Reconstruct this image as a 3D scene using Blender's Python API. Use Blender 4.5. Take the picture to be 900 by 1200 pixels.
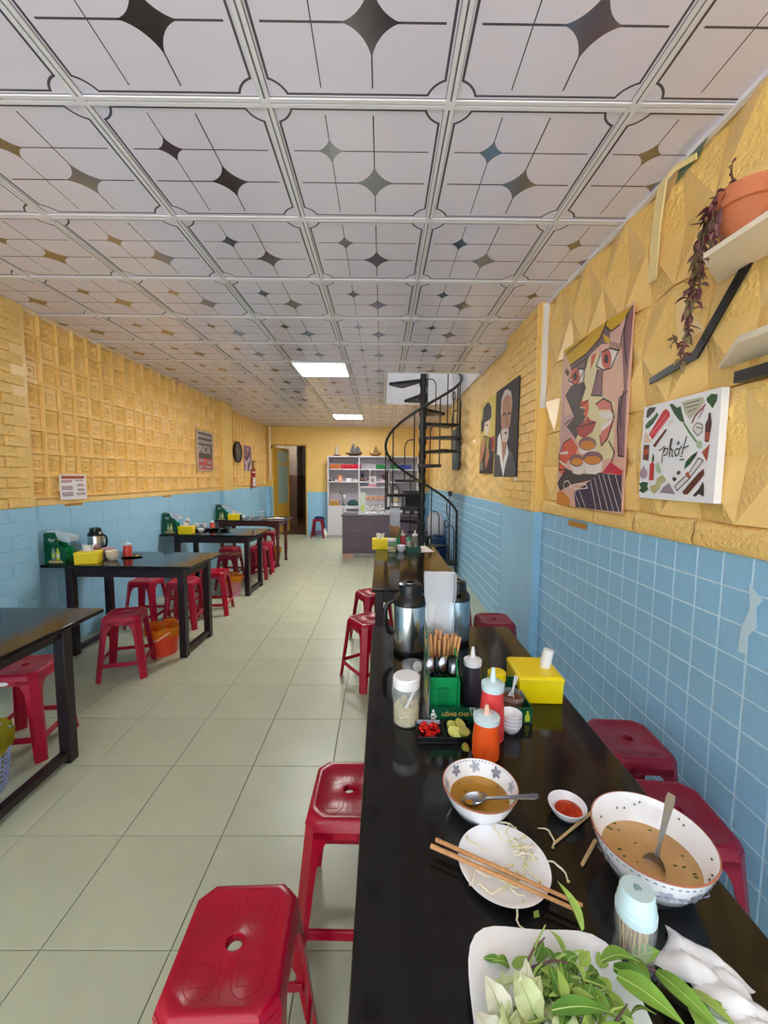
import bpy, bmesh, math, random
from mathutils import Matrix, Vector, Euler
random.seed(7)
for o in list(bpy.data.objects): bpy.data.objects.remove(o)
S = bpy.context.scene
COL = S.collection
PI = math.pi

# ------------------------------------------------------------------ camera
cam = bpy.data.cameras.new('camera')
cam.sensor_fit = 'VERTICAL'; cam.sensor_height = 36.0; cam.sensor_width = 27.0
cam.lens = 476.467/1200*36.0
cam.clip_start = 0.02; cam.clip_end = 200
co = bpy.data.objects.new('camera', cam); COL.objects.link(co)
CR = Vector((0.99996, -0.005033, 0.007456)); CU = Vector((-0.007, 0.085172, 0.996342)); CF = Vector((0.00565, 0.996354, -0.085133))
co.matrix_world = Matrix(((CR.x, CU.x, -CF.x, 0), (CR.y, CU.y, -CF.y, 0), (CR.z, CU.z, -CF.z, 1.453), (0, 0, 0, 1)))
S.camera = co

# ------------------------------------------------------------------ world: bright overcast sky seen through the open shop front
W = bpy.data.worlds.new('overcast_sky'); S.world = W; W.use_nodes = True
bg = W.node_tree.nodes['Background']
bg.inputs[0].default_value = (0.84, 0.92, 1.0, 1); bg.inputs[1].default_value = 1.7
def area_light(name, loc, rot, sx, sy, power, col, portal=False):
    l = bpy.data.lights.new(name, 'AREA'); l.shape = 'RECTANGLE'; l.size = sx; l.size_y = sy
    l.energy = power; l.color = col
    if portal: l.cycles.is_portal = True
    o = bpy.data.objects.new(name, l); COL.objects.link(o); o.location = loc; o.rotation_euler = rot
    return o
area_light('shop_front_portal', (-0.75, -1.29, 1.36), (PI/2, 0, 0), 3.8, 2.6, 1, (1, 1, 1), True)
sun = bpy.data.lights.new('sun', 'SUN'); sun.energy = 17.0; sun.angle = .02; sun.color = (.97, .98, 1.0)
so = bpy.data.objects.new('sun', sun); COL.objects.link(so); so.rotation_euler = Vector((-.12, -.42, -.90)).to_track_quat('-Z', 'Y').to_euler()
vs = S.view_settings
S.display_settings.display_device = 'sRGB'
vs.view_transform = 'Standard'; vs.look = 'None'; vs.exposure = 0.8; vs.gamma = 1.0; vs.use_curve_mapping = False
S.cycles.max_bounces = 8; S.cycles.diffuse_bounces = 5; S.cycles.glossy_bounces = 4; S.cycles.transmission_bounces = 8; S.cycles.transparent_max_bounces = 12
S.cycles.caustics_reflective = False; S.cycles.caustics_refractive = False; S.cycles.sample_clamp_indirect = 6.0

# ------------------------------------------------------------------ helpers
def lin(c):
    c = c/255.0
    return c/12.92 if c <= 0.04045 else ((c+0.055)/1.055)**2.4
def rgb(c): return (lin(c[0]), lin(c[1]), lin(c[2]), 1)
MATS = {}
def mat(name, c, rough=.5, metal=0., noise=None, bump=None, trans=0., alpha=1., emit=0., ior=1.45, sss=0., coat=0., c2=None, streak=None, spec=None):
    """procedural principled material; c in sRGB 0-255; noise=(scale, amount) tone variation; bump=(scale, strength)"""
    if name in MATS: return MATS[name]
    m = bpy.data.materials.new(name); m.use_nodes = True; nt = m.node_tree; N = nt.nodes; L = nt.links
    b = N['Principled BSDF']
    b.inputs['Base Color'].default_value = rgb(c); b.inputs['Roughness'].default_value = rough; b.inputs['Metallic'].default_value = metal
    b.inputs['Transmission Weight'].default_value = trans; b.inputs['Alpha'].default_value = alpha; b.inputs['IOR'].default_value = ior
    if coat: b.inputs['Coat Weight'].default_value = coat; b.inputs['Coat Roughness'].default_value = .08
    if spec is not None: b.inputs['Specular IOR Level'].default_value = spec
    if sss: b.inputs['Subsurface Weight'].default_value = sss; b.inputs['Subsurface Scale'].default_value = .02; b.inputs['Subsurface Radius'].default_value = (1, .4, .3)
    if emit: b.inputs['Emission Color'].default_value = rgb(c); b.inputs['Emission Strength'].default_value = emit
    if noise or bump or c2 or streak:
        tc = N.new('ShaderNodeTexCoord')
        mp = N.new('ShaderNodeMapping'); L.new(tc.outputs['Object'], mp.inputs[0])
        if streak: mp.inputs['Scale'].default_value = streak
    if noise or c2:
        n = N.new('ShaderNodeTexNoise'); n.inputs['Scale'].default_value = noise[0] if noise else 12; n.inputs['Detail'].default_value = 5; n.inputs['Roughness'].default_value = .6
        L.new(mp.outputs[0], n.inputs['Vector'])
        r = N.new('ShaderNodeValToRGB'); a = noise[1] if noise else .5
        base = rgb(c)
        lo = rgb(c2) if c2 else tuple(max(0, v*(1-a)) for v in base[:3])+(1,)
        hi = base if c2 else tuple(min(1, v*(1+a*.6)) for v in base[:3])+(1,)
        r.color_ramp.elements[0].color = lo; r.color_ramp.elements[1].color = hi
        r.color_ramp.elements[0].position = .32; r.color_ramp.elements[1].position = .68
        L.new(n.outputs['Fac'], r.inputs[0]); L.new(r.outputs[0], b.inputs['Base Color'])
    if bump:
        n2 = N.new('ShaderNodeTexNoise'); n2.inputs['Scale'].default_value = bump[0]; n2.inputs['Detail'].default_value = 3
        L.new(mp.outputs[0], n2.inputs['Vector'])
        bp = N.new('ShaderNodeBump'); bp.inputs['Strength'].default_value = bump[1]; bp.inputs['Distance'].default_value = .01
        L.new(n2.outputs['Fac'], bp.inputs['Height']); L.new(bp.outputs[0], b.inputs['Normal'])
    MATS[name] = m
    return m

def film(name, c):
    m = mat(name, c, .22); nt = m.node_tree; N = nt.nodes; L = nt.links; b = N['Principled BSDF']
    t = N.new('ShaderNodeBsdfTranslucent'); t.inputs[0].default_value = rgb(c); tr = N.new('ShaderNodeBsdfTransparent'); tr.inputs[0].default_value = rgb(c)
    m1 = N.new('ShaderNodeMixShader'); m1.inputs[0].default_value = .5; L.new(b.outputs[0], m1.inputs[1]); L.new(t.outputs[0], m1.inputs[2])
    m2 = N.new('ShaderNodeMixShader'); m2.inputs[0].default_value = .35; L.new(m1.outputs[0], m2.inputs[1]); L.new(tr.outputs[0], m2.inputs[2]); L.new(m2.outputs[0], N['Material Output'].inputs[0])
    return m
class MB:
    """collects verts / faces (with material slots) for one mesh object"""
    def __init__(s): s.v = []; s.f = []; s.m = []; s.mi = 0
    def add(s, vs, fs):
        k = len(s.v); s.v += [tuple(p) for p in vs]; s.f += [tuple(i+k for i in f) for f in fs]; s.m += [s.mi]*len(fs); return s
    def box(s, x0, x1, y0, y1, z0, z1):
        return s.add([(x0,y0,z0),(x1,y0,z0),(x1,y1,z0),(x0,y1,z0),(x0,y0,z1),(x1,y0,z1),(x1,y1,z1),(x0,y1,z1)],
              [(0,3,2,1),(4,5,6,7),(0,1,5,4),(1,2,6,5),(2,3,7,6),(3,0,4,7)])
    def hexa(s, p): return s.add(p, [(0,3,2,1),(4,5,6,7),(0,1,5,4),(1,2,6,5),(2,3,7,6),(3,0,4,7)])
    def loft(s, rings, close=True, caps=(True, True)):
        n = len(rings[0]); vs = [p for r in rings for p in r]; fs = []
        for i in range(len(rings)-1):
            for j in range(n if close else n-1):
                a = i*n+j; b = i*n+(j+1) % n; fs.append((a, b, b+n, a+n))
        if caps[0]: fs.append(tuple(range(n-1, -1, -1)))
        if caps[1]: fs.append(tuple(range((len(rings)-1)*n, len(rings)*n)))
        return s.add(vs, fs)
    def lathe(s, prof, n=24, c=(0,0,0), sx=1, sy=1, caps=(True, True)):
        rings = [[(c[0]+r*sx*math.cos(2*PI*k/n), c[1]+r*sy*math.sin(2*PI*k/n), c[2]+z) for k in range(n)] for r, z in prof]
        return s.loft(rings, True, caps)
    def tube(s, pts, r, n=8, caps=(True, True), flat=1.):
        pts = [Vector(p) for p in pts]; rs = r if isinstance(r, (list, tuple)) else [r]*len(pts)
        rings = []; prev = None
        for i, p in enumerate(pts):
            t = (pts[min(i+1, len(pts)-1)]-pts[max(i-1, 0)]).normalized()
            if prev is None:
                a = Vector((0,0,1)) if abs(t.z) < .9 else Vector((1,0,0)); u = t.cross(a).normalized()
            else: u = (prev - t*prev.dot(t)).normalized()
            w = t.cross(u); prev = u
            rings.append([tuple(p + u*(math.cos(2*PI*k/n)*rs[i]) + w*(math.sin(2*PI*k/n)*rs[i]*flat)) for k in range(n)])
        return s.loft(rings, True, caps)
    def prism(s, poly, z0, z1):
        return s.loft([[(x,y,z0) for x,y in poly], [(x,y,z1) for x,y in poly]])
    def rings_sq(s, w, h, rings, c=(0,0,0)):
        """nested rectangles: (fraction, depth) list -> embossed tile facing +z"""
        R = [[(c[0]+sx*w*.5*f if f >= 0 else 0, c[1]+sy*h*.5*f, c[2]+d) for sx, sy in ((-1,-1),(1,-1),(1,1),(-1,1))] for f, d in rings]
        return s.loft(R, True, (False, True))
    def disc(s, c, r, n=24, sx=1, sy=1):
        return s.add([(c[0]+r*sx*math.cos(2*PI*k/n), c[1]+r*sy*math.sin(2*PI*k/n), c[2]) for k in range(n)], [tuple(range(n))])
    def mesh(s, name, mats, smooth=None):
        me = bpy.data.meshes.new(name); me.from_pydata(s.v, [], s.f)
        if not isinstance(mats, (list, tuple)): mats = [mats]
        for m in mats: me.materials.append(m)
        if len(mats) > 1: me.polygons.foreach_set('material_index', s.m)
        me.update()
        if smooth:
            me.polygons.foreach_set('use_smooth', [True]*len(me.polygons)); me.set_sharp_from_angle(angle=math.radians(smooth))
        return me
def link(name, me, parent=None, loc=(0,0,0), rot=(0,0,0)):
    o = bpy.data.objects.new(name, me); COL.objects.link(o); o.location = loc
    o.rotation_euler = rot
    if parent: o.parent = parent
    return o
def obj(name, mb, mats, parent=None, loc=(0,0,0), rot=(0,0,0), smooth=35, bevel=None, sub=0):
    o = link(name, mb.mesh(name, mats, smooth), parent, loc, rot)
    if bevel:
        b = o.modifiers.new('bevel', 'BEVEL'); b.width = bevel; b.segments = 2; b.limit_method = 'ANGLE'; b.angle_limit = math.radians(40)
    if sub:
        b = o.modifiers.new('sub', 'SUBSURF'); b.levels = sub; b.render_levels = sub
    return o
def tag(o, label=None, cat=None, group=None, kind=None):
    if label: o['label'] = label
    if cat: o['category'] = cat
    if group: o['group'] = group
    if kind: o['kind'] = kind
    return o
def thing(name, label, cat, loc=(0,0,0), rz=0, group=None):
    o = bpy.data.objects.new(name, None); COL.objects.link(o); o.location = loc; o.rotation_euler = (0, 0, math.radians(rz)); o.empty_display_size = .05
    return tag(o, label, cat, group)
def struct(o): o['kind'] = 'structure'; return o
def dup(root, loc, rz, label=None, group=None, swap=None):
    def cp(o, par):
        c = o.copy(); COL.objects.link(c)
        if par: c.parent = par
        for ch in list(o.children): cp(ch, c)
        return c
    r = cp(root, None); r.location = loc; r.rotation_euler = (0, 0, math.radians(rz))
    if label: r['label'] = label
    if group: r['group'] = group
    return r
def setmat(root, m):
    for i, s in enumerate(root.material_slots if root.type == 'MESH' else []):
        s.link = 'OBJECT'; s.material = m
    for ch in root.children: setmat(ch, m)
def frame_rot(x, y, z): return Matrix((x, y, z)).transposed().to_euler()
ROT_R = frame_rot((0,-1,0), (0,0,1), (-1,0,0))      # panel facing into the room from the right wall
ROT_L = frame_rot((0,1,0), (0,0,1), (1,0,0))
ROT_B = frame_rot((1,0,0), (0,0,1), (0,-1,0))
FONT = None
def text(name, s, size, m, parent=None, loc=(0,0,0), rot=(0,0,0), ext=.0005, align='CENTER', sx=1):
    c = bpy.data.curves.new(name, 'FONT'); c.body = s; c.size = size; c.extrude = ext; c.align_x = align; c.align_y = 'CENTER'; c.resolution_u = 2
    t = bpy.data.objects.new(name, c); COL.objects.link(t)
    dg = bpy.context.evaluated_depsgraph_get(); me = bpy.data.meshes.new_from_object(t.evaluated_get(dg))
    bpy.data.objects.remove(t); bpy.data.curves.remove(c)
    me.name = name; me.materials.clear(); me.materials.append(m)
    if sx != 1:
        for v in me.vertices: v.co.x *= sx
    return link(name, me, parent, loc, rot)
def arc(c, r, a0, a1, n, plane='xy'):
    out = []
    for k in range(n+1):
        a = math.radians(a0+(a1-a0)*k/n)
        p = (r*math.cos(a), r*math.sin(a))
        out.append({'xy': (c[0]+p[0], c[1]+p[1], c[2]), 'xz': (c[0]+p[0], c[1], c[2]+p[1]), 'yz': (c[0], c[1]+p[0], c[2]+p[1])}[plane])
    return out
def lerp(a, b, t): return a+(b-a)*t

# ------------------------------------------------------------------ materials
M_yel = mat('yellow_foam', (249, 210, 136), .30, noise=(9, .07), bump=(60, .15))
M_yelp = mat('yellow_paint', (248, 208, 122), .42, noise=(5, .05), bump=(40, .06))
M_blue = mat('blue_painted_tile', (150, 200, 234), .26, noise=(6, .06), bump=(70, .06))
M_blueb = mat('blue_painted_block', (156, 206, 236), .45, noise=(4, .05), bump=(50, .1))
M_bjoint = mat('pale_blue_joint', (206, 232, 246), .5, noise=(8, .05))
M_tile = mat('floor_tile_glaze', (183, 188, 162), .33, noise=(3.2, .07), bump=(90, .02))
M_grout = mat('dark_grout', (72, 72, 60), .8)
M_white = mat('white_plastic', (238, 238, 240), .35)
M_whitep = mat('white_paint', (232, 230, 232), .5, noise=(4, .03))
M_blackm = mat('black_metal', (22, 22, 26), .4, noise=(20, .2))
M_tabletop = mat('black_laminate', (19, 17, 18), .10, noise=(3, .15), bump=(30, .01))
M_tabframe = mat('dark_brown_frame', (33, 19, 27), .36, noise=(14, .25))
M_redwood = mat('red_brown_wood', (92, 42, 38), .32, noise=(10, .25), streak=(6, 6, 1))
M_stool = mat('red_plastic', (168, 3, 40), .26, noise=(6, .08), bump=(120, .03))
M_stool2 = mat('crimson_plastic', (176, 20, 56), .32, noise=(6, .12), bump=(120, .03))
M_stool3 = mat('wine_plastic', (142, 16, 46), .34, noise=(6, .1), bump=(120, .03))
M_steel = mat('brushed_steel', (205, 205, 208), .22, metal=1., noise=(18, .12), streak=(1, 1, .05))
M_chrome = mat('polished_steel', (158, 158, 164), .22, metal=1.)
M_blackp = mat('black_plastic', (20, 20, 22), .25)
M_yelpl = mat('yellow_plastic', (250, 222, 10), .3)
M_green = mat('green_plastic', (14, 140, 78), .3)
M_dgreen = mat('dark_green_print', (10, 84, 58), .3)
M_clear = mat('clear_plastic', (232, 238, 248), .16, alpha=.30, spec=.7)
M_glass = mat('clear_glass', (236, 242, 242), .05, alpha=.13, spec=.9)
M_ceram = mat('white_porcelain', (246, 248, 254), .12, coat=.4)
M_wood = mat('bamboo', (206, 152, 98), .5, noise=(8, .2), streak=(20, 20, 1))
M_wood2 = mat('pale_bamboo', (222, 186, 134), .5, noise=(8, .15))
M_paper = mat('paper_tissue', (240, 240, 243), .85, bump=(40, .2))
M_ink = mat('black_ink', (25, 22, 26), .6)
ART_CUBIST=[('pink','p',[(.006,1),(1,.988),(.994,.010),(.0,.0)]),
('mauve','p',[(.0,.126),(.308,.411),(.284,.59),(.085,.568),(.035,.797),(.027,.997),(.0,.138)]),
('paleyel','p',[(.415,.858),(.59,.87),(.674,.621),(.846,.559),(.861,.28),(.671,.266),(.308,.411),(.349,.582)]),
('yellow','p',[(.006,1),(.147,.879),(.41,.89),(.608,.929),(.697,.988),(.696,1),(.006,1)]),
('yellow','p',[(.671,1),(1,.988),(.941,.956),(.821,.918),(.739,.935),(.681,.973)]),
('grey','p',[(.147,.879),(.41,.89),(.608,.929),(.671,.976),(.739,.935),(.768,.895),(.713,.876),(.637,.894),(.457,.87),(.423,.805),(.168,.847)]),
('yellow','p',[(.643,.945),(.745,.896),(.748,.872),(.688,.887)]),
('pink2','p',[(.739,.935),(.861,.935),(.94,.965),(.943,.939),(.891,.874),(.885,.831),(.748,.872)]),
('mauve2','p',[(.941,.956),(1,.979),(1,.939),(.976,.611),(.989,.284),(.926,.287),(.892,.425),(.891,.553),(.947,.599),(.896,.828)]),
('charcoal','p',[(.181,.749),(.402,.735),(.437,.698),(.346,.594),(.497,.564),(.308,.411),(.129,.504),(.275,.547),(.084,.708)]),
('orange','p',[(.373,.628),(.485,.62),(.497,.564),(.461,.517),(.412,.553),(.447,.581),(.339,.6)]),
('orange','p',[(.499,.861),(.578,.864),(.52,.806),(.49,.786)]),
('white','p',[(.125,.793),(.22,.826),(.331,.824),(.408,.801),(.371,.751),(.265,.738),(.181,.756)]),
('eye','p',[(.328,.778),(.324,.756),(.304,.741),(.273,.736),(.237,.742),(.202,.758),(.175,.782),(.164,.807),(.168,.83),(.189,.844),(.223,.848),(.259,.841),(.293,.824),(.317,.801)]),
('black','p',[(.28,.786),(.279,.775),(.27,.769),(.258,.766),(.244,.769),(.23,.775),(.22,.786),(.214,.797),(.216,.808),(.224,.815),(.237,.817),(.252,.815),(.265,.808),(.276,.797)]),
('white','p',[(.58,.789),(.644,.849),(.752,.845),(.861,.81),(.85,.777),(.777,.741),(.682,.749)]),
('eye','p',[(.78,.787),(.777,.765),(.761,.751),(.735,.745),(.704,.752),(.675,.767),(.654,.79),(.643,.815),(.647,.838),(.664,.852),(.69,.857),(.721,.849),(.749,.833),(.77,.811)]),
('black','p',[(.738,.794),(.737,.784),(.73,.778),(.718,.774),(.706,.778),(.693,.785),(.683,.795),(.679,.807),(.681,.817),(.688,.824),(.699,.826),(.711,.824),(.724,.816),(.734,.806)]),
('mauve2','p',[(.591,.772),(.669,.747),(.675,.615),(.528,.639)]),
('lip','p',[(.304,.489),(.419,.499),(.487,.529),(.532,.503),(.62,.484),(.57,.433),(.447,.406),(.353,.429)]),
('salmon','p',[(.602,.581),(.702,.598),(.8,.564),(.852,.484),(.839,.44),(.779,.378),(.71,.349),(.678,.405),(.789,.482),(.794,.528),(.646,.546)]),
('white','p',[(.648,.531),(.782,.53),(.843,.495),(.812,.479),(.716,.49),(.66,.505)]),
('white','p',[(.683,.453),(.845,.485),(.804,.452),(.7,.423)]),
('orange','p',[(.007,.322),(.09,.402),(.225,.422),(.346,.364),(.322,.31),(.16,.281),(.139,.176),(.021,.225)]),
('white','p',[(.024,.345),(.185,.344),(.181,.326),(.025,.331)]),
('white','p',[(.011,.297),(.162,.258),(.172,.24),(.021,.279)]),
('charcoal','p',[(.0,.138),(.165,.234),(.399,.198),(.754,.206),(.578,.165),(.248,.13),(.057,.09)]),
('white','p',[(.371,.363),(.634,.348),(.633,.313),(.517,.311),(.399,.32)]),
('mauve2','p',[(.634,.363),(.625,.347),(.591,.336),(.539,.331),(.478,.334),(.42,.344),(.377,.361),(.36,.379),(.373,.397),(.41,.409),(.468,.413),(.528,.409),(.583,.397),(.62,.38)]),
('tea','p',[(.62,.356),(.611,.345),(.583,.338),(.539,.336),(.487,.338),(.44,.345),(.406,.357),(.392,.369),(.402,.38),(.434,.388),(.48,.39),(.532,.387),(.577,.378),(.608,.368)]),
('white','p',[(.23,.267),(.466,.262),(.473,.208),(.401,.195),(.289,.204)]),
('mauve2','p',[(.464,.278),(.454,.262),(.423,.249),(.375,.243),(.319,.244),(.265,.253),(.227,.267),(.21,.286),(.221,.302),(.256,.315),(.308,.32),(.364,.318),(.415,.309),(.45,.294)]),
('tea','p',[(.45,.27),(.441,.262),(.415,.255),(.375,.252),(.329,.253),(.286,.258),(.255,.266),(.242,.277),(.252,.286),(.282,.293),(.324,.296),(.37,.294),(.41,.289),(.44,.281)]),
('white','p',[(.443,.279),(.739,.272),(.728,.215),(.654,.196),(.503,.2)]),
('mauve2','p',[(.737,.282),(.725,.266),(.688,.255),(.632,.248),(.566,.249),(.503,.259),(.457,.274),(.438,.292),(.452,.31),(.494,.322),(.556,.326),(.622,.323),(.681,.314),(.72,.298)]),
('tea','p',[(.716,.273),(.704,.264),(.674,.257),(.626,.254),(.571,.256),(.518,.261),(.48,.27),(.466,.281),(.479,.291),(.514,.297),(.564,.299),(.62,.297),(.669,.292),(.703,.283)]),
('red','p',[(.73,.201),(.84,.262),(.888,.241),(.987,.212),(.98,.19),(.849,.2)]),
('navy','p',[(.564,.16),(.73,.201),(.98,.19),(.994,.010),(.364,.0),(.321,.085)]),
('tea','p',[(.0,.082),(.113,.091),(.261,.037),(.251,.0),(.0,.0)]),
('white','l',[(.578,.16),(.679,.008)],.006),
('white','l',[(.636,.176),(.756,.008)],.006),
('white','l',[(.693,.191),(.84,.008)],.006),
('white','l',[(.751,.195),(.908,.008)],.006),
('white','l',[(.815,.195),(.973,.008)],.006),
('white','l',[(.906,.19),(.992,.077)],.006),
('white','l',[(.413,.099),(.529,.001)],.006),
('white','l',[(.336,.086),(.441,.001)],.006),
('white','l',[(.126,.128),(.141,.152),(.21,.158),(.255,.135),(.217,.106),(.14,.107),(.126,.128)],.008),
('white','l',[(.255,.13),(.377,.142),(.511,.138),(.542,.119),(.396,.11),(.251,.119)],.008),
('black','l',[(.147,.879),(.41,.89),(.608,.929),(.697,.997)],.010),
('black','l',[(.941,.956),(.891,.874),(.885,.831)],.010),
('black','l',[(1,.983),(.93,.958),(.912,.869),(.962,.718)],.010),
('black','l',[(.989,.591),(.899,.57),(.896,.425),(.93,.286),(.989,.28)],.010),
('black','l',[(.415,.858),(.392,.705),(.346,.599),(.485,.62)],.010),
('black','l',[(.669,.747),(.675,.615),(.528,.639),(.605,.764)],.010),
('black','l',[(.084,.708),(.275,.547),(.091,.52)],.010),
('black','l',[(.304,.489),(.423,.477),(.494,.481),(.616,.482)],.010),
('black','l',[(.125,.793),(.331,.824),(.408,.801),(.265,.738),(.125,.793)],.010),
('black','l',[(.58,.789),(.644,.849),(.752,.845),(.861,.81),(.777,.741),(.682,.749),(.58,.789)],.010),
('black','l',[(.602,.581),(.702,.598),(.8,.564),(.852,.484),(.779,.378),(.71,.349),(.678,.405)],.010),
('black','l',[(.697,.997),(.681,.973),(.763,.928),(.861,.935)],.010),
('black','l',[(.168,.847),(.415,.863),(.471,.867)],.010),
('black','l',[(.947,.599),(.917,.514),(.94,.421)],.010),
('black','l',[(.0,.138),(.165,.234),(.021,.225),(.007,.322),(.09,.402),(.225,.422)],.010),
('black','l',[(.804,.367),(.88,.307),(.852,.261)],.010),
('black','l',[(.049,.957),(.116,.976)],.008),
('black','l',[(.105,.96),(.174,.978)],.008),
('black','l',[(.158,.965),(.228,.98)],.008),
('black','l',[(.211,.969),(.282,.981)],.008),
('black','l',[(.262,.972),(.333,.983)],.008),
('black','l',[(.311,.976),(.384,.984)],.008),
('black','l',[(.359,.979),(.433,.986)],.008),
('black','l',[(.751,.851),(.763,.876)],.008),
('black','l',[(.777,.842),(.79,.867)],.008),
('black','l',[(.804,.832),(.815,.859)],.008),
('black','l',[(.829,.822),(.84,.849)],.008),
('black','l',[(.854,.813),(.866,.841)],.008),
('black','l',[(.878,.805),(.889,.833)],.008),
('black','l',[(.122,.817),(.06,.857)],.008),
('black','l',[(.134,.823),(.069,.864)],.008),
('black','l',[(.147,.831),(.078,.871)],.008)]
ART_PHO=[('meat','p',[(.109,.693),(.303,.909),(.346,.927),(.402,.88),(.407,.839),(.172,.633)]),
('pinkl','l',[(.149,.688),(.361,.875)],.012),
('pinkl','l',[(.207,.682),(.381,.841)],.01),
('leaf','p',[(.04,.794),(.086,.833),(.162,.87),(.212,.911),(.242,.883),(.167,.802),(.093,.76),(.048,.763)]),
('leafl','l',[(.051,.771),(.222,.911)],.008),
('dark','p',[(.056,.958),(.091,.982),(.197,.971),(.174,.932),(.081,.872),(.051,.885)]),
('brown','p',[(.182,.568),(.348,.716),(.374,.724),(.376,.701),(.22,.544)]),
('white2','p',[(.371,.768),(.442,.82),(.47,.792),(.389,.742)]),
('leaf','p',[(.389,.964),(.429,.964),(.5,.911),(.543,.919),(.609,.745),(.535,.784),(.462,.859)]),
('leafl','l',[(.601,.745),(.672,.656),(.768,.555)],.018),
('pale','p',[(.838,.523),(.836,.508),(.828,.497),(.816,.49),(.801,.492),(.785,.5),(.775,.513),(.77,.529),(.773,.544),(.78,.557),(.795,.563),(.811,.56),(.823,.552),(.833,.539)]),
('noodle','p',[(.548,.958),(.672,.958),(.801,.956),(.826,.911),(.77,.844),(.667,.776),(.598,.849)]),
('dark','l',[(.586,.927),(.775,.932)],.008),
('dark','l',[(.604,.891),(.765,.896)],.008),
('dark','l',[(.639,.844),(.74,.867)],.008),
('leaf','p',[(.843,.93),(.894,.964),(.962,.943),(.957,.893),(.919,.831),(.889,.867),(.854,.901)]),
('redd','l',[(.699,.737),(.73,.794),(.778,.833),(.836,.878)],.016),
('redd','l',[(.775,.766),(.823,.846)],.01),
('white2','p',[(.841,.674),(.836,.648),(.821,.63),(.795,.62),(.768,.622),(.74,.638),(.72,.661),(.712,.69),(.715,.716),(.732,.737),(.758,.745),(.785,.74),(.813,.727),(.831,.701)]),
('dark','l',[(.715,.685),(.758,.729),(.823,.703),(.823,.638),(.775,.609),(.717,.672)],.008),
('dark','l',[(.755,.69),(.813,.672)],.008),
('bottle','p',[(.859,.557),(.854,.701),(.879,.75),(.879,.794),(.902,.802),(.912,.75),(.924,.701),(.907,.542),(.871,.544)]),
('rust','p',[(.861,.568),(.859,.633),(.912,.628),(.904,.547)]),
('rust','p',[(.838,.458),(.919,.523),(.902,.367)]),
('leaf','p',[(.641,.302),(.659,.378),(.72,.432),(.79,.469),(.778,.43),(.712,.352)]),
('white2','p',[(.538,.141),(.705,.271),(.808,.406),(.861,.38),(.831,.326),(.712,.214),(.573,.099)]),
('dark','l',[(.538,.141),(.705,.271),(.808,.406),(.861,.38),(.712,.214),(.573,.099),(.538,.141)],.010),
('rust','p',[(.662,.26),(.689,.284),(.732,.237),(.705,.216)]),
('brown','p',[(.639,.089),(.821,.271),(.874,.307),(.884,.258),(.841,.203),(.71,.068),(.664,.065)]),
('dark','l',[(.662,.078),(.869,.281)],.006),
('dark','p',[(.497,.214),(.52,.237),(.563,.214),(.525,.185)]),
('dark','p',[(.551,.273),(.573,.297),(.606,.279),(.576,.247)]),
('dark','p',[(.77,.06),(.836,.125),(.876,.193),(.894,.148),(.896,.055),(.838,.078),(.801,.049)]),
('cream','p',[(.051,.734),(.167,.602),(.043,.607)]),
('brown','p',[(.045,.583),(.134,.581),(.134,.411),(.04,.422)]),
('rust','p',[(.04,.536),(.129,.534),(.129,.479),(.043,.482)]),
('shallot','p',[(.129,.271),(.124,.245),(.111,.224),(.086,.214),(.061,.214),(.033,.224),(.015,.245),(.005,.273),(.01,.299),(.025,.32),(.048,.331),(.076,.331),(.101,.318),(.119,.297)]),
('shallot','p',[(.043,.313),(.058,.372),(.083,.313)]),
('sauce','p',[(.164,.211),(.159,.37),(.194,.396),(.225,.375),(.232,.198),(.154,.198)]),
('leaf','p',[(.182,.396),(.197,.484),(.222,.448),(.22,.396)]),
('pale','p',[(.255,.302),(.27,.406),(.348,.281),(.301,.271)]),
('ginger','p',[(.182,.133),(.273,.159),(.285,.224),(.364,.255),(.422,.201),(.356,.161),(.316,.096),(.255,.055),(.205,.078)]),
('leaf','p',[(.0,.156),(.066,.18),(.152,.174),(.141,.13),(.164,.099),(.081,.055),(.008,.078),(.04,.115)]),
('speck','p',[(.336,.07),(.394,.135),(.46,.174),(.508,.115),(.553,.063),(.434,.068)]),
('ink','l',[(.288,.508),(.326,.518),(.364,.547)],.012),
('ink','l',[(.364,.526),(.343,.453),(.338,.378)],.012),
('ink','l',[(.361,.49),(.379,.526),(.409,.521),(.407,.461),(.364,.453)],.012),
('ink','l',[(.439,.435),(.462,.612),(.449,.607),(.432,.51)],.012),
('ink','l',[(.434,.474),(.462,.513),(.48,.495),(.475,.44),(.495,.437)],.012),
('ink','l',[(.528,.51),(.508,.482),(.528,.437),(.566,.453),(.568,.5),(.535,.513)],.012),
('ink','l',[(.568,.5),(.593,.516),(.586,.531)],.012),
('ink','l',[(.533,.552),(.563,.557),(.551,.578),(.543,.568)],.012),
('ink','l',[(.606,.451),(.621,.521),(.652,.617)],.012),
('ink','l',[(.631,.508),(.682,.526)],.012),
('ink','l',[(.593,.432),(.606,.43)],.012),
('ink','l',[(.586,.398),(.634,.401)],.012)]
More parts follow.
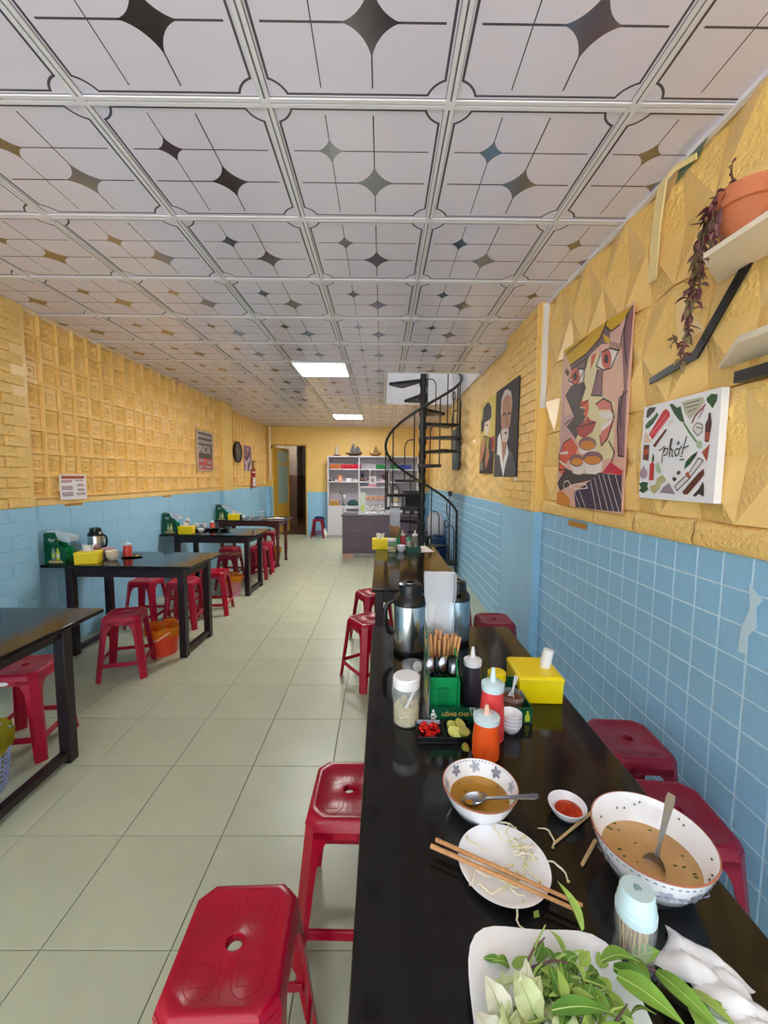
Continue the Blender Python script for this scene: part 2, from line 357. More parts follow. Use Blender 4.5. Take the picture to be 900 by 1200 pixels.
ART_MAN=[('skin','p',[(.263,.862),(.371,.916),(.535,.914),(.699,.85),(.743,.698),(.688,.546),(.543,.451),(.431,.461),(.304,.557),(.252,.72)]),
('hair','p',[(.27,.718),(.274,.875),(.394,.946),(.53,.947),(.692,.892),(.747,.79),(.748,.698),(.7,.836),(.549,.887),(.403,.882),(.326,.825),(.332,.696)]),
('dark2','p',[(.352,.707),(.51,.702),(.513,.673),(.355,.686)]),
('dark2','p',[(.566,.688),(.696,.685),(.7,.651),(.578,.666)]),
('shadow','p',[(.513,.673),(.567,.667),(.611,.541),(.504,.544)]),
('hair','p',[(.295,.528),(.45,.531),(.641,.511),(.643,.416),(.555,.36),(.447,.347),(.352,.409)]),
('dark2','p',[(.454,.493),(.581,.482),(.569,.459),(.474,.468)]),
('skin','p',[(.323,.412),(.555,.367),(.538,.285),(.433,.234),(.304,.327)]),
('suit','p',[(.0,.008),(.003,.253),(.181,.348),(.668,.305),(.828,.244),(.969,.083),(.957,.0)]),
('white','p',[(.131,.262),(.136,.454),(.252,.504),(.338,.382),(.423,.178),(.541,.258),(.581,.365),(.675,.25),(.558,.131),(.465,.0),(.331,.138),(.257,.242)]),
('skin','p',[(.34,.368),(.558,.339),(.515,.259),(.439,.149)])]
ART_HAT=[('straw','p',[(.051,1),(1,.984),(1,.485),(.073,.541)]),
('straw2','p',[(.771,.984),(1,.984),(1,.487),(.799,.503)]),
('redd','p',[(.803,.485),(1,.477),(1,.293),(.808,.336)]),
('dark3','p',[(.002,.342),(.267,.544),(.804,.469),(.871,.299),(1,.293),(.955,.0),(.0,.008)]),
('face','p',[(.285,.738),(.643,.717),(.62,.584),(.498,.526),(.358,.555)]),
('blackh','p',[(.154,.787),(.191,.926),(.433,.965),(.61,.948),(.746,.872),(.766,.738),(.643,.717),(.335,.715),(.255,.616),(.088,.577),(.041,.744)]),
('dark3','p',[(.386,.674),(.539,.669),(.542,.648),(.388,.657)]),
('tan','p',[(.224,.512),(.41,.516),(.386,.359),(.174,.189),(.038,.1),(.007,.305)]),
('green','p',[(.458,.494),(.652,.489),(.633,.38),(.484,.319)]),
('tan','p',[(.484,.319),(.61,.364),(.713,.24),(.478,.057),(.413,.181)]),
('greyg','p',[(.008,.156),(.275,.158),(.29,.06),(.0,.044)])]
# ================================================================== ROOM SHELL
XR, XL, XL2, YB, YF, H, ZB = 1.16, -2.66, -2.80, 10.08, -1.3, 2.673, 1.21
# ---- floor
fl = struct(obj('floor', MB().box(-3.2, 1.4, YF, 10.4, -.12, -.004), M_grout))
T = .4; FX, FY = -1.039, 1.134
tm = MB().loft([[(-.1985,-.1985,-.006),(.1985,-.1985,-.006),(.1985,.1985,-.006),(-.1985,.1985,-.006)],
                [(-.1985,-.1985,-.001),(.1985,-.1985,-.001),(.1985,.1985,-.001),(-.1985,.1985,-.001)],
                [(-.1970,-.1970,0),(.1970,-.1970,0),(.1970,.1970,0),(-.1970,.1970,0)]], True, (False, True)).mesh('floor_tile', M_tile)
rest = MB()
for j in range(-7, 23):
    for i in range(-5, 6):
        cx, cy = FX+T*(i+.5), FY+T*(j+.5)
        if cy-.2 < .3 or cy+.2 > YB+.15:
            rest.box(cx-.1985, cx+.1985, cy-.1985, min(cy+.1985, 10.39), -.006, 0)
        else: link('floor_tile', tm, fl, (cx, cy, 0))
tag(obj('floor_tile_remainder', rest, M_tile, fl), kind='stuff')
# pavement outside the open shop front
struct(obj('floor_pavement', MB().box(-14, 14, -16, YF, -.25, -.10), mat('pavement', (186, 184, 176), .8, noise=(2, .15))))

# ---- ceiling: printed PVC panels in white profiles
def panel_material():
    m = bpy.data.materials.new('ceiling_panel_print'); m.use_nodes = True; nt = m.node_tree; N = nt.nodes; L = nt.links
    out = N['Material Output']; b = N['Principled BSDF']
    uv = N.new('ShaderNodeUVMap'); uv.uv_map = 'panel'; sp = N.new('ShaderNodeSeparateXYZ'); L.new(uv.outputs[0], sp.inputs[0])
    def mth(op, a, b2=None, c=None):
        n = N.new('ShaderNodeMath'); n.operation = op
        for k, x in enumerate((a, b2, c)):
            if x is None: continue
            if isinstance(x, (int, float)): n.inputs[k].default_value = x
            else: L.new(x, n.inputs[k])
        return n.outputs[0]
    u, v = sp.outputs[0], sp.outputs[1]
    au = mth('ABSOLUTE', mth('SUBTRACT', u, .5)); av = mth('ABSOLUTE', mth('SUBTRACT', v, .5))
    boxd = mth('SUBTRACT', mth('MAXIMUM', au, av), .455)
    cu = mth('SUBTRACT', .5, au); cv = mth('SUBTRACT', .5, av)
    dist = mth('SQRT', mth('ADD', mth('MULTIPLY', cu, cu), mth('MULTIPLY', cv, cv)))
    d = mth('MAXIMUM', boxd, mth('SUBTRACT', .135, dist))
    border = mth('LESS_THAN', mth('ABSOLUTE', d), .0065)
    inner = mth('LESS_THAN', d, -.035)
    masks = [border]
    for (cx, w) in ((.31, .0032), (.58, .0042)):
        masks.append(mth('MULTIPLY', inner, mth('LESS_THAN', mth('ABSOLUTE', mth('SUBTRACT', u, cx)), w)))
    for (cy, w) in ((.335, .0042), (.61, .0055)):
        masks.append(mth('MULTIPLY', inner, mth('LESS_THAN', mth('ABSOLUTE', mth('SUBTRACT', v, cy)), w)))
    stars = []
    for (cx, cy, a, bb) in ((.31, .335, .095, .11), (.58, .61, .150, .17)):
        X = mth('POWER', mth('DIVIDE', mth('ABSOLUTE', mth('SUBTRACT', u, cx)), a), .62)
        Y = mth('POWER', mth('DIVIDE', mth('ABSOLUTE', mth('SUBTRACT', v, cy)), bb), .62)
        stars.append(mth('LESS_THAN', mth('ADD', X, Y), 1.0))
    lines = masks[0]; tot = stars[0]
    for k in masks[1:]: lines = mth('MAXIMUM', lines, k)
    for k in stars[1:]: tot = mth('MAXIMUM', tot, k)
    lc = N.new('ShaderNodeMix'); lc.data_type = 'RGBA'; lc.inputs[6].default_value = rgb((230, 224, 244)); lc.inputs[7].default_value = rgb((86, 82, 92)); L.new(lines, lc.inputs[0]); L.new(lc.outputs[2], b.inputs['Base Color'])
    b.inputs['Roughness'].default_value = .17; b.inputs['Specular IOR Level'].default_value = .55
    f = N.new('ShaderNodeBsdfPrincipled'); f.inputs['Base Color'].default_value = rgb((156, 160, 178)); f.inputs['Metallic'].default_value = 1.; f.inputs['Roughness'].default_value = .2
    tc = N.new('ShaderNodeTexCoord'); mp = N.new('ShaderNodeMapping'); mp.inputs['Scale'].default_value = (1, 40, 1); L.new(uv.outputs[0], mp.inputs[0])
    nz = N.new('ShaderNodeTexNoise'); nz.inputs['Scale'].default_value = 3; L.new(mp.outputs[0], nz.inputs['Vector'])
    bp = N.new('ShaderNodeBump'); bp.inputs['Strength'].default_value = .05; bp.inputs['Distance'].default_value = .002; L.new(nz.outputs[0], bp.inputs['Height']); L.new(bp.outputs[0], f.inputs['Normal'])
    mx = N.new('ShaderNodeMixShader'); L.new(tot, mx.inputs[0]); L.new(b.outputs[0], mx.inputs[1]); L.new(f.outputs[0], mx.inputs[2]); L.new(mx.outputs[0], out.inputs[0])
    return m
M_panel = panel_material()
HOLE = (.05, 1.15, 4.88, 6.88)
CX, CY, CS = -.387, 1.438, .6014
ceil = MB()
for (x0, x1, y0, y1) in ((-3.0, HOLE[0], YF, 10.2), (HOLE[0], 1.35, YF, HOLE[2]), (HOLE[0], 1.35, HOLE[3], 10.2), (HOLE[1], 1.35, HOLE[2], HOLE[3])):
    ceil.box(x0, x1, y0, y1, H+.012, H+.14)
ce = struct(obj('ceiling', ceil, M_whitep))
def minus(r, h):
    x0, x1, y0, y1 = r; a, b, c, d = h
    if x1 <= a or x0 >= b or y1 <= c or y0 >= d: return [r]
    o = []
    if x0 < a: o.append((x0, a, y0, y1))
    if x1 > b: o.append((b, x1, y0, y1))
    m0, m1 = max(x0, a), min(x1, b)
    if y0 < c: o.append((m0, m1, y0, c))
    if y1 > d: o.append((m0, m1, d, y1))
    return o
cache = {}
LIGHTS = {(-1, 5), (-1, 11)}
for j in range(-5, 15):
    for i in range(-5, 3):
        px, py = CX+CS*i, CY+CS*j
        if (i, j) in LIGHTS: continue
        lim = XL2 if py > 6.9 else XL
        x0, x1, y0, y1 = max(px+.004, lim), min(px+CS-.004, XR), max(py+.004, YF), min(py+CS-.004, YB)
        if x1-x0 < .02 or y1-y0 < .02: continue
        rs = minus((x0, x1, y0, y1), HOLE)
        if not rs: continue
        key = tuple(tuple(round(v-(px if k < 2 else py), 4) for k, v in enumerate(r)) for r in rs)
        if key not in cache:
            mb = MB()
            for (a, b, c, d) in key: mb.box(a, b, c, d, 0, .012)
            me = mb.mesh('ceiling_panel', M_panel); uvl = me.uv_layers.new(name='panel')
            for lp in me.loops:
                p = me.vertices[lp.vertex_index].co; uvl.data[lp.index].uv = (p.x/CS, p.y/CS)
            cache[key] = me
        link('ceiling_panel', cache[key], ce, (px, py, H))
# profiles: twin white ridges, the groove's shade put into a grey base
def profile_along(mb, p0, p1, ax):
    for off in (-.0095, .0095):
        a, b = off-.0065, off+.0065
        if ax == 'y': mb.box(p0[0]+a, p0[0]+b, p0[1], p1[1], H-.007, H+.002)
        else: mb.box(p0[0], p1[0], p0[1]+a, p0[1]+b, H-.007, H+.002)
    mb.mi = 1
    if ax == 'y': mb.box(p0[0]-.018, p0[0]+.018, p0[1], p1[1], H-.002, H+.003)
    else: mb.box(p0[0], p1[0], p0[1]-.018, p0[1]+.018, H-.002, H+.003)
M_prof = mat('white_profile', (232, 230, 240), .25); M_profg = mat('groove_shade_grey', (120, 116, 122), .4)
for i in range(-4, 3):
    x = CX+CS*i
    segs = [(YF, YB)] if not (HOLE[0] < x < HOLE[1]) else [(YF, HOLE[2]), (HOLE[3], YB)]
    if x < XL: segs = [(7.0, YB)] if x > XL2+.02 else []
    for a, b in segs:
        obj('ceiling_profile', (lambda m: (profile_along(m, (x, a), (x, b), 'y'), m)[1])(MB()), [M_prof, M_profg], ce)
for j in range(-4, 15):
    y = CY+CS*j
    if y > YB-.03: continue
    lim = XL2 if y > 7.1 else XL
    segs = [(lim, XR)] if not (HOLE[2] < y < HOLE[3]) else [(lim, HOLE[0])]
    for a, b in segs:
        obj('ceiling_profile', (lambda m: (profile_along(m, (a, y), (b, y), 'x'), m)[1])(MB()), [M_prof, M_profg], ce)
nodes = MB()
for i in range(-4, 3):
    for j in range(-4, 14):
        x, y = CX+CS*i, CY+CS*j
        if x < XL or (HOLE[0] < x < HOLE[1] and HOLE[2] < y < HOLE[3]): continue
        nodes.box(x-.016, x+.016, y-.016, y+.016, H-.0075, H)
obj('profile_joints', nodes, M_prof, ce)
obj('cornice', MB().box(XR-.022, XR, YF, HOLE[2], H-.016, H+.004).box(XR-.022, XR, HOLE[3], YB, H-.016, H+.004), M_prof, ce)
obj('cornice', MB().box(XL, XL+.02, YF, 6.9, H-.014, H+.004).box(XL2, XL2+.02, 7.1, YB, H-.014, H+.004), M_prof, ce)
# stair opening shaft up to the daylit upper floor
sh = MB()
sh.box(HOLE[0]-.03, HOLE[0]+.008, HOLE[2]-.03, HOLE[3]+.03, H-.012, 3.5); sh.box(HOLE[0]-.03, 1.2, HOLE[3]-.008, HOLE[3]+.03, H-.012, 3.5)
sh.box(HOLE[0]-.03, 1.2, HOLE[2]-.03, HOLE[2]+.008, H-.004, 3.2); sh.box(HOLE[1]-.008, HOLE[1]+.03, HOLE[2], HOLE[3], H-.01, 3.5)
sh.box(HOLE[0]-.03, 1.2, HOLE[2]-.6, HOLE[3]+.03, 4.6, 4.7); sh.box(HOLE[0]-.03, 1.2, HOLE[3], HOLE[3]+.03, 3.4, 4.6); sh.box(HOLE[1], HOLE[1]+.03, HOLE[2], HOLE[3], 3.4, 4.6); sh.box(HOLE[0]-.03, HOLE[0], HOLE[2], HOLE[3], 3.4, 4.6)  # unseen roof over raised walls, added to keep the sun out of the shaft
struct(obj('wall_stairwell', sh, M_whitep))

# LED ceiling panels
M_led = mat('led_diffuser', (255, 253, 250), .4, emit=30.)
for (i, j), lab in (((-1, 5), 'square LED ceiling panel nearer the camera, lit white'), ((-1, 11), 'square LED ceiling panel farther back near the counter, lit white')):
    x, y = CX+CS*i, CY+CS*j
    t = thing('ceiling_light', lab, 'light', (x+CS/2, y+CS/2, H-.012), 0, 'LED panels in the ceiling')
    a = CS/2-.012
    f = MB()
    f.box(-a, a, -a, -a+.015, -.004, .012).box(-a, a, a-.015, a, -.004, .012).box(-a, -a+.015, -a+.015, a-.015, -.004, .012).box(a-.015, a, -a+.015, a-.015, -.004, .012)
    obj('light_frame', f, M_white, t)
    obj('diffuser', MB().box(-a+.015, a-.015, -a+.015, a-.015, .0, .010), M_led, t)

# ---- right wall
wr = MB(); wr.mi = 0; wr.box(XR+.012, 1.42, YF, 10.3, ZB, 2.9); wr.mi = 1; wr.box(XR+.003, 1.42, YF, 10.3, -.1, ZB)
wR = struct(obj('wall_right', wr, [M_yel, M_bjoint]))
# blue ceramic tiles .11 m
tw = .1125
btm = MB().rings_sq(tw, tw, [(.95, 0), (.93, .0014), (.90, .0016)]).mesh('wall_tile', M_blue)
btf = MB(); cnt = 0
rows = [(ZB-tw*(k+.5)) for k in range(11)]
y = 2.93-tw/2; near_cols = []
while y > .75: near_cols.append(y); y -= tw
for y in near_cols:
    for z in rows:
        if z > .02 and cnt < 210:
            link('wall_tile', btm, wR, (XR+.003, y, z), ROT_R); cnt += 1
def add_tile_r(mb, x, y, z, w, h, d=.004):
    d = .0016; a, b = w*.475, w*.46; c, e = h*.475, h*.46
    mb.add([(x,y-a,z-c),(x,y+a,z-c),(x,y+a,z+c),(x,y-a,z+c),(x-d,y-b,z-e),(x-d,y+b,z-e),(x-d,y+b,z+e),(x-d,y-b,z+e)],
           [(4,7,6,5),(0,4,5,1),(1,5,6,2),(2,6,7,3),(3,7,4,0)])
y = .75-tw/2
for k in range(18):
    for z in rows: add_tile_r(btf, XR+.003, y, z, tw, tw)
    y -= tw
yy = 3.72+tw/2
while yy < 10.0:
    for z in rows: add_tile_r(btf, XR+.003, yy, z, tw, tw)
    yy += tw
tag(obj('wall_tile_remainder', btf, M_blue, wR), kind='stuff')
# bare patch where paint has flaked
obj('paint_flake', MB().prism([(.0,.0),(.035,.0),(.03,.06),(.06,.1),(.05,.16),(.07,.19),(.02,.23),(.03,.15),(.005,.08)], 0, .0012), mat('pale_flake', (196, 222, 236), .5), wR, (XR-.0015, 1.27, .90), ROT_R)
# near part: yellow foam with diamond relief, module .35 x .34
def diamond_mesh(w, h):
    g = .004
    c = [(-w/2+g,-h/2+g,0),(w/2-g,-h/2+g,0),(w/2-g,h/2-g,0),(-w/2+g,h/2-g,0)]
    e = [(0,-h/2+g,.032),(w/2-g,0,.032),(0,h/2-g,.032),(-w/2+g,0,.032)]
    mb = MB()
    inner = [(0,-h*.25,.024),(w*.25,0,.008),(0,h*.25,.024),(-w*.25,0,.008)]
    v = c+e+[(0,0,.002)]
    mb.add(v, [(0,4,7),(1,5,4),(2,6,5),(3,7,6),(4,8,7),(4,5,8),(5,6,8),(6,7,8)])
    base = [(-w/2+g,-h/2+g,-.008),(w/2-g,-h/2+g,-.008),(w/2-g,h/2-g,-.008),(-w/2+g,h/2-g,-.008)]
    k = len(mb.v); mb.v += base
    mb.f += [(k,k+1,1,4,0),(k+1,k+2,2,5,1),(k+2,k+3,3,6,2),(k+3,k,0,7,3)]; mb.m += [0]*4
    return mb
M_yelr = mat('yellow_foam_ornament', (247, 206, 124), .36, noise=(10, .08), bump=(55, 1.))
mw, mh = .355, .452
dm = diamond_mesh(mw, mh)
dm.m = [1 if k in (0, 2, 5, 7) else 0 for k in range(8)]+[0]*4
dme = dm.mesh('foam_panel', [M_yel, M_yelr])
z0 = ZB+.095
for a in range(12):
    for b in range(3):
        y = 2.90-mw*(a+.5); z = z0+mh*(b+.5)
        if y < -1.2: continue
        link('foam_panel', dme, wR, (XR+.012, y, z), ROT_R)
# ornamental bottom roll of the foam
for a in range(12):
    y = 2.90-mw*(a+.5)
    if y < -1.2: continue
    prof = [(0, -.0), (.018, .004), (.026, .03), (.016, .055), (.020, .08), (.004, .095)]
    mb = MB(); mb.loft([[(-mw/2+.003+t*(mw-.006), zz, d) for d, zz in prof] for t in (0, .5, 1)], False, (False, False))
    if a == 0: rollm = mb.mesh('foam_border', M_yelr, 60)
    link('foam_border', rollm, wR, (XR+.008, y, ZB), ROT_R)
# far part: wavy foam panels
def wave_mesh(w, h, nx=16, ny=18):
    v = []; f = []
    for j in range(ny+1):
        for i in range(nx+1):
            x = -w/2+w*i/nx; yv = -h/2+h*j/ny
            d = .012+.012*math.sin(yv*38+2.2*math.sin(x*9))
            if i in (0, nx) or j in (0, ny): d = .001
            v.append((x, yv, d))
    for j in range(ny):
        for i in range(nx):
            a = j*(nx+1)+i; f.append((a, a+1, a+nx+2, a+nx+1))
    mb = MB(); mb.add(v, f); return mb
wvm = wave_mesh(.70, .731).mesh('foam_panel', M_yel, 80)
for a in range(9):
    for b in range(2):
        link('foam_panel', wvm, wR, (XR+.011, 3.74+.70*(a+.5), ZB+.731*(b+.5)), ROT_R)
# pillar on the right wall, brick foam above, blue below
def brick_mesh(w, h, d, m, name='foam_brick'):
    return MB().rings_sq(w, h, [(.96, 0), (.92, d*.8), (.84, d)]).mesh(name, m)
pr = MB(); PRX = XR-.055
pr.mi = 0; pr.box(PRX, XR+.02, 2.935, 3.72, ZB, H); pr.mi = 1; pr.box(PRX, XR+.02, 2.935, 3.72, 0, ZB)
p1 = struct(obj('trim_1', pr, [M_yelp, M_blueb]))
tag(p1, 'shallow pillar on the right wall with brick relief foam above blue paint', 'pillar')
bm1 = brick_mesh(.19, .073, .014, M_yelr); bm2 = brick_mesh(.092, .073, .014, M_yelr)
for r in range(20):
    z = ZB+.037+.0731*r; off = .098 if r % 2 else 0
    y = 2.96+off
    if off: link('foam_brick', bm2, p1, (PRX, 2.96+.047, z), ROT_R)
    while y+.19 < 3.73:
        link('foam_brick', bm1, p1, (PRX, y+.098, z), ROT_R); y += .196
gap = obj('seam_strip', MB().box(PRX+.012, XR-.004, 2.925, 2.934, 1.95, 2.66), M_white, p1)

# ---- left wall
wl = MB(); wl.mi = 0; wl.box(-3.05, XL-.004, YF, 7.0, ZB, 2.9); wl.box(-3.05, XL2-.004, 7.0, 10.3, ZB, 2.9)
wl.mi = 1; wl.box(-3.05, XL-.004, YF, 7.0, -.1, ZB); wl.box(-3.05, XL2-.004, 7.0, 10.3, -.1, ZB)
wL = struct(obj('wall_left', wl, [M_yel, M_blueb]))
sw, shh = .1705, .1755
foam = [(1.0, .030), (.92, .030), (.86, .004), (.60, .004), (.54, .016), (.40, .016), (.34, .005), (.14, .005), (.06, .022)]
sq1 = MB().rings_sq(sw, shh, foam).mesh('foam_square', M_yel)
foam2 = [(1.0, .030), (.92, .030), (.86, .004), (.64, .005), (.46, .020), (.30, .006), (.12, .022)]
sq2 = MB().rings_sq(sw, shh, foam2).mesh('foam_square', M_yelr)
zr = [H-shh*(k+.5) for k in range(8)]
y = 3.07+sw/2; k = 0
while y < 6.72:
    for r, z in enumerate(zr):
        link('foam_square', sq2 if (k+r) % 2 else sq1, wL, (XL-.004, y, z), ROT_L)
    y += sw; k += 1
obj('foam_border', MB().box(XL-.004, XL+.008, 3.07, 6.72, ZB, H-shh*8), M_yel, wL, bevel=.003)
far = MB()
def add_sq_l(mb, x, y, z):
    R = [[(x+d, y+sx*sw*.5*f, z+sy*shh*.5*f) for sx, sy in ((-1,-1),(1,-1),(1,1),(-1,1))] for f, d in foam[:6]]
    mb.loft(R, True, (False, True))
y = 7.2+sw/2
while y < 9.95:
    for z in zr: add_sq_l(far, XL2-.004, y, z)
    y += sw
tag(obj('foam_square_remainder', far, M_yel, wL), kind='stuff')
blk = MB().rings_sq(.40, .20, [(.992, 0), (.982, .0025), (.96, .003)]).mesh('painted_block', M_blueb)
for r in range(6):
    z = ZB-.1-.2*r
    y = 3.08+(.2 if r % 2 else 0)
    while y+.2 < 7.0:
        link('painted_block', blk, wL, (XL-.004, y+.2, z), ROT_L); y += .40
# near left pillar
pl = MB(); PLX = XL+.045
pl.mi = 0; pl.box(XL-.05, PLX, 2.45, 3.075, ZB, H); pl.mi = 1; pl.box(XL-.05, PLX, 2.45, 3.075, 0, ZB)
p2 = struct(obj('trim_2', pl, [M_yel, M_blueb]))
tag(p2, 'pillar at the left edge with yellow brick relief over light blue', 'pillar')
bb1 = brick_mesh(.19, .098, .006, M_blueb, 'painted_brick'); bb2 = brick_mesh(.092, .098, .006, M_blueb, 'painted_brick')
for r in range(20):
    z = ZB+.037+.0731*r; off = .098 if r % 2 else 0; y = 2.455+off
    if off: link('foam_brick', bm2, p2, (PLX, 2.455+.047, z), ROT_L)
    while y+.15 < 3.08:
        small = y+.19 > 3.08
        link('foam_brick', bm2 if small else bm1, p2, (PLX, y+(.047 if small else .098), z), ROT_L); y += .196
for r in range(12):
    z = ZB-.05-.1*r; off = .098 if r % 2 else 0; y = 2.455+off
    if off: link('painted_brick', bb2, p2, (PLX, 2.455+.047, z), ROT_L)
    while y+.15 < 3.08:
        small = y+.19 > 3.08
        link('painted_brick', bb2 if small else bb1, p2, (PLX, y+(.047 if small else .098), z), ROT_L); y += .196
# mid pillar and corner pilaster on the left
for (x0, x1, y0, y1, n, lab) in ((XL2-.1, XL+.05, 6.74, 7.16, 'trim_3', 'plain narrow pillar halfway along the left wall'), (XL2-.1, XL2+.07, 9.90, 10.10, 'trim_4', 'narrow pilaster in the back left corner beside the door')):
    mb = MB(); mb.mi = 0; mb.box(x0, x1, y0, y1, ZB, H); mb.mi = 1; mb.box(x0, x1, y0, y1, 0, ZB)
    tag(struct(obj(n, mb, [M_yelp, M_blueb])), lab, 'pillar')
# ---- back wall with door opening
DX0, DX1, DZ, ZBB = -2.69, -1.85, 2.24, 1.08
wb = MB(); wb.mi = 0
wb.box(-3.05, DX0, YB, YB+.12, 1.2, 2.9); wb.box(DX0, DX1, YB, YB+.12, DZ, 2.9); wb.box(DX1, 1.4, YB, YB+.12, ZBB, 2.9)
wb.mi = 1; wb.box(-3.05, DX0, YB, YB+.12, -.1, 1.2); wb.box(DX1, 1.4, YB, YB+.12, -.1, ZBB)
struct(obj('wall_back', wb, [M_yelp, M_blueb]))
# corridor behind
cw = MB(); cw.mi = 0
cw.box(-3.0, -2.9, YB+.12, 15, 1.5, 2.9); cw.box(-1.75, -1.65, YB+.12, 15, 1.5, 2.9); cw.box(-3.0, -1.65, 15, 15.1, 1.5, 2.9); cw.box(-3.0, -1.65, YB+.12, 15, 2.6, 2.7)
cw.mi = 1; cw.box(-3.0, -2.9, YB+.12, 15, -.1, 1.5); cw.box(-1.75, -1.65, YB+.12, 15, -.1, 1.5); cw.box(-3.0, -1.65, 15, 15.1, -.1, 1.5)
cw.mi = 0; cw.box(-2.9, -2.55, 12.2, 12.35, 1.5, 2.6); cw.mi = 1; cw.box(-2.9, -2.55, 12.2, 12.35, -.1, 1.5)
struct(obj('wall_corridor', cw, [mat('grey_plaster', (196, 190, 188), .7, noise=(3, .1)), mat('brown_wainscot', (150, 122, 108), .6, noise=(3, .12))]))
cl = thing('corridor_fill_lamp', 'unseen fill lamp added to brighten the back corridor', 'light', (-2.3, 11.6, 2.6))  # added lamp above the door's sight line, lifts the dark corridor
obj('lamp_base', MB().lathe([(.07, -.02), (.07, 0)], 20), M_white, cl); obj('fill_globe', MB().lathe([(.001, -.09), (.05, -.075), (.065, -.045), (.06, -.02)], 20), mat('warm_fill_glow', (255, 236, 206), .4, emit=70.), cl)
struct(obj('floor_corridor', MB().box(-3.0, -1.65, YB+.12, 15.1, -.12, 0), mat('brown_floor', (120, 88, 72), .4, noise=(4, .15))))
# door frame + open leaf
d1 = struct(thing('door_1', 'yellow glazed door standing open into the dim corridor', 'door', (DX0, YB, 0)))
M_dyel = mat('ochre_paint', (214, 170, 66), .45, noise=(6, .1))
obj('door_frame', MB().box(0, .045, -.01, .13, 0, DZ).box(.84-.03, .84, -.005, .125, 0, DZ).box(0, .84, -.005, .125, DZ-.03, DZ), M_dyel, d1)
lf = obj('door_leaf', MB().box(0, .04, 0, .06, 0, 2.15).box(0, .04, .64, .70, 0, 2.15).box(0, .04, .06, .64, 0, .75).box(0, .04, .06, .64, 2.08, 2.15).box(0, .04, .06, .64, 1.72, 1.78), M_dyel, d1, (.05, .06, .02), (0, 0, math.radians(-12)))
obj('glass_pane', MB().box(.016, .024, .06, .64, .75, 1.72).box(.016, .024, .06, .64, 1.78, 2.08), mat('frosted_glass', (150, 176, 166), .35), lf)
obj('door_handle', MB().tube([(.045, .62, 1.0), (.075, .62, 1.0), (.075, .55, 1.0)], .008), M_steel, lf)
# ================================================================== FURNITURE
def table(name, label, x0, x1, y0, y1, h, rz=0, group=None, front_inset=(.1, .1, .12, .1), rails='y'):
    cx, cy = (x0+x1)/2, (y0+y1)/2
    t = thing(name, label, 'table', (cx, cy, 0), rz, group)
    a, b = (x1-x0)/2, (y1-y0)/2
    obj('tabletop', MB().box(-a, a, -b, b, h-.022, h), M_tabletop, t, bevel=.004)
    il, ir, jn, jf = front_inset
    lw = .055
    xs = (-a+il, a-ir-lw); ys = (-b+jn, b-jf-lw)
    for x in xs:
        for y in ys:
            obj('leg', MB().box(x, x+lw, y, y+lw, 0, h-.022), M_tabframe, t, bevel=.003)
    ap = .085
    for y in ys: obj('apron', MB().box(xs[0]+lw, xs[1], y+.012, y+lw-.012, h-.022-ap, h-.022), M_tabframe, t)
    for x in xs: obj('apron', MB().box(x+.012, x+lw-.012, ys[0]+lw, ys[1], h-.022-ap, h-.022), M_tabframe, t)
    for x in (xs if rails else ()): obj('foot_rail', MB().box(x+.008, x+lw-.008, ys[0]+lw, ys[1], .03, .065), M_tabframe, t)
    return t
GL = 'dark dining tables along the left wall'
table('dining_table', 'near black dining table on the right holding soup bowls and the herb plate', -.04, .61, .28, 1.905, .74, 0, None, (.12, .08, .06, .06), None)
table('dining_table', 'second black dining table on the right, in front of the counter', -.06, .545, 2.55, 4.16, .74, 0, None, (.02, .05, .05, .06), None)
table('dining_table', 'empty dark dining table cut off by the left edge, blue basket beneath', -2.62, -1.46, 1.42, 2.10, .755, 0, GL, (.1, .10, .08, .10))
table('dining_table', 'dark dining table on the left with thermos and orange bin beneath', -2.635, -1.46, 3.10, 3.70, .755, -1.5, GL, (.14, .085, .06, .06))
table('dining_table', 'dark dining table on the left with pink bin beneath, middle of the row', -2.635, -1.49, 4.79, 5.43, .755, -1.5, GL, (.14, .10, .06, .06))
# last table with turned legs
t = thing('turned_leg_table', 'red-brown table with turned legs farthest back on the left', 'table', (-2.07, 6.74, 0), -1)
obj('tabletop', MB().box(-.57, .50, -.34, .36, .733, .755), mat('dark_wood_top', (58, 38, 36), .2, noise=(8, .2), streak=(1, 8, 1)), t, bevel=.004)
prof = [(.026, 0), (.026, .03), (.018, .05), (.024, .12), (.030, .3), (.024, .42), (.034, .47), (.022, .50), (.034, .53), (.034, .60)]
for x in (-.50, .40):
    for y in (-.23, .28):
        l = obj('leg', MB().lathe(prof, 14, (x, y, 0)).box(x-.034, x+.034, y-.034, y+.034, .60, .733), M_redwood, t)
        obj('foot_cap', MB().lathe([(.028, 0), (.028, .022)], 14, (x, y, 0)), M_blackp, l)
for y in (-.23, .28):
    obj('apron', MB().loft([[(x, y-.01, z) for x, z in ((-.466,.733),(-.466,.62),(-.40,.64),(-.3,.655),(.2,.655),(.3,.64),(.366,.62),(.366,.733))], [(x, y+.01, z) for x, z in ((-.466,.733),(-.466,.62),(-.40,.64),(-.3,.655),(.2,.655),(.3,.64),(.366,.62),(.366,.733))]]), M_redwood, t)
for x in (-.50, .40): obj('apron', MB().box(x-.01, x+.01, -.196, .246, .64, .733), M_redwood, t)

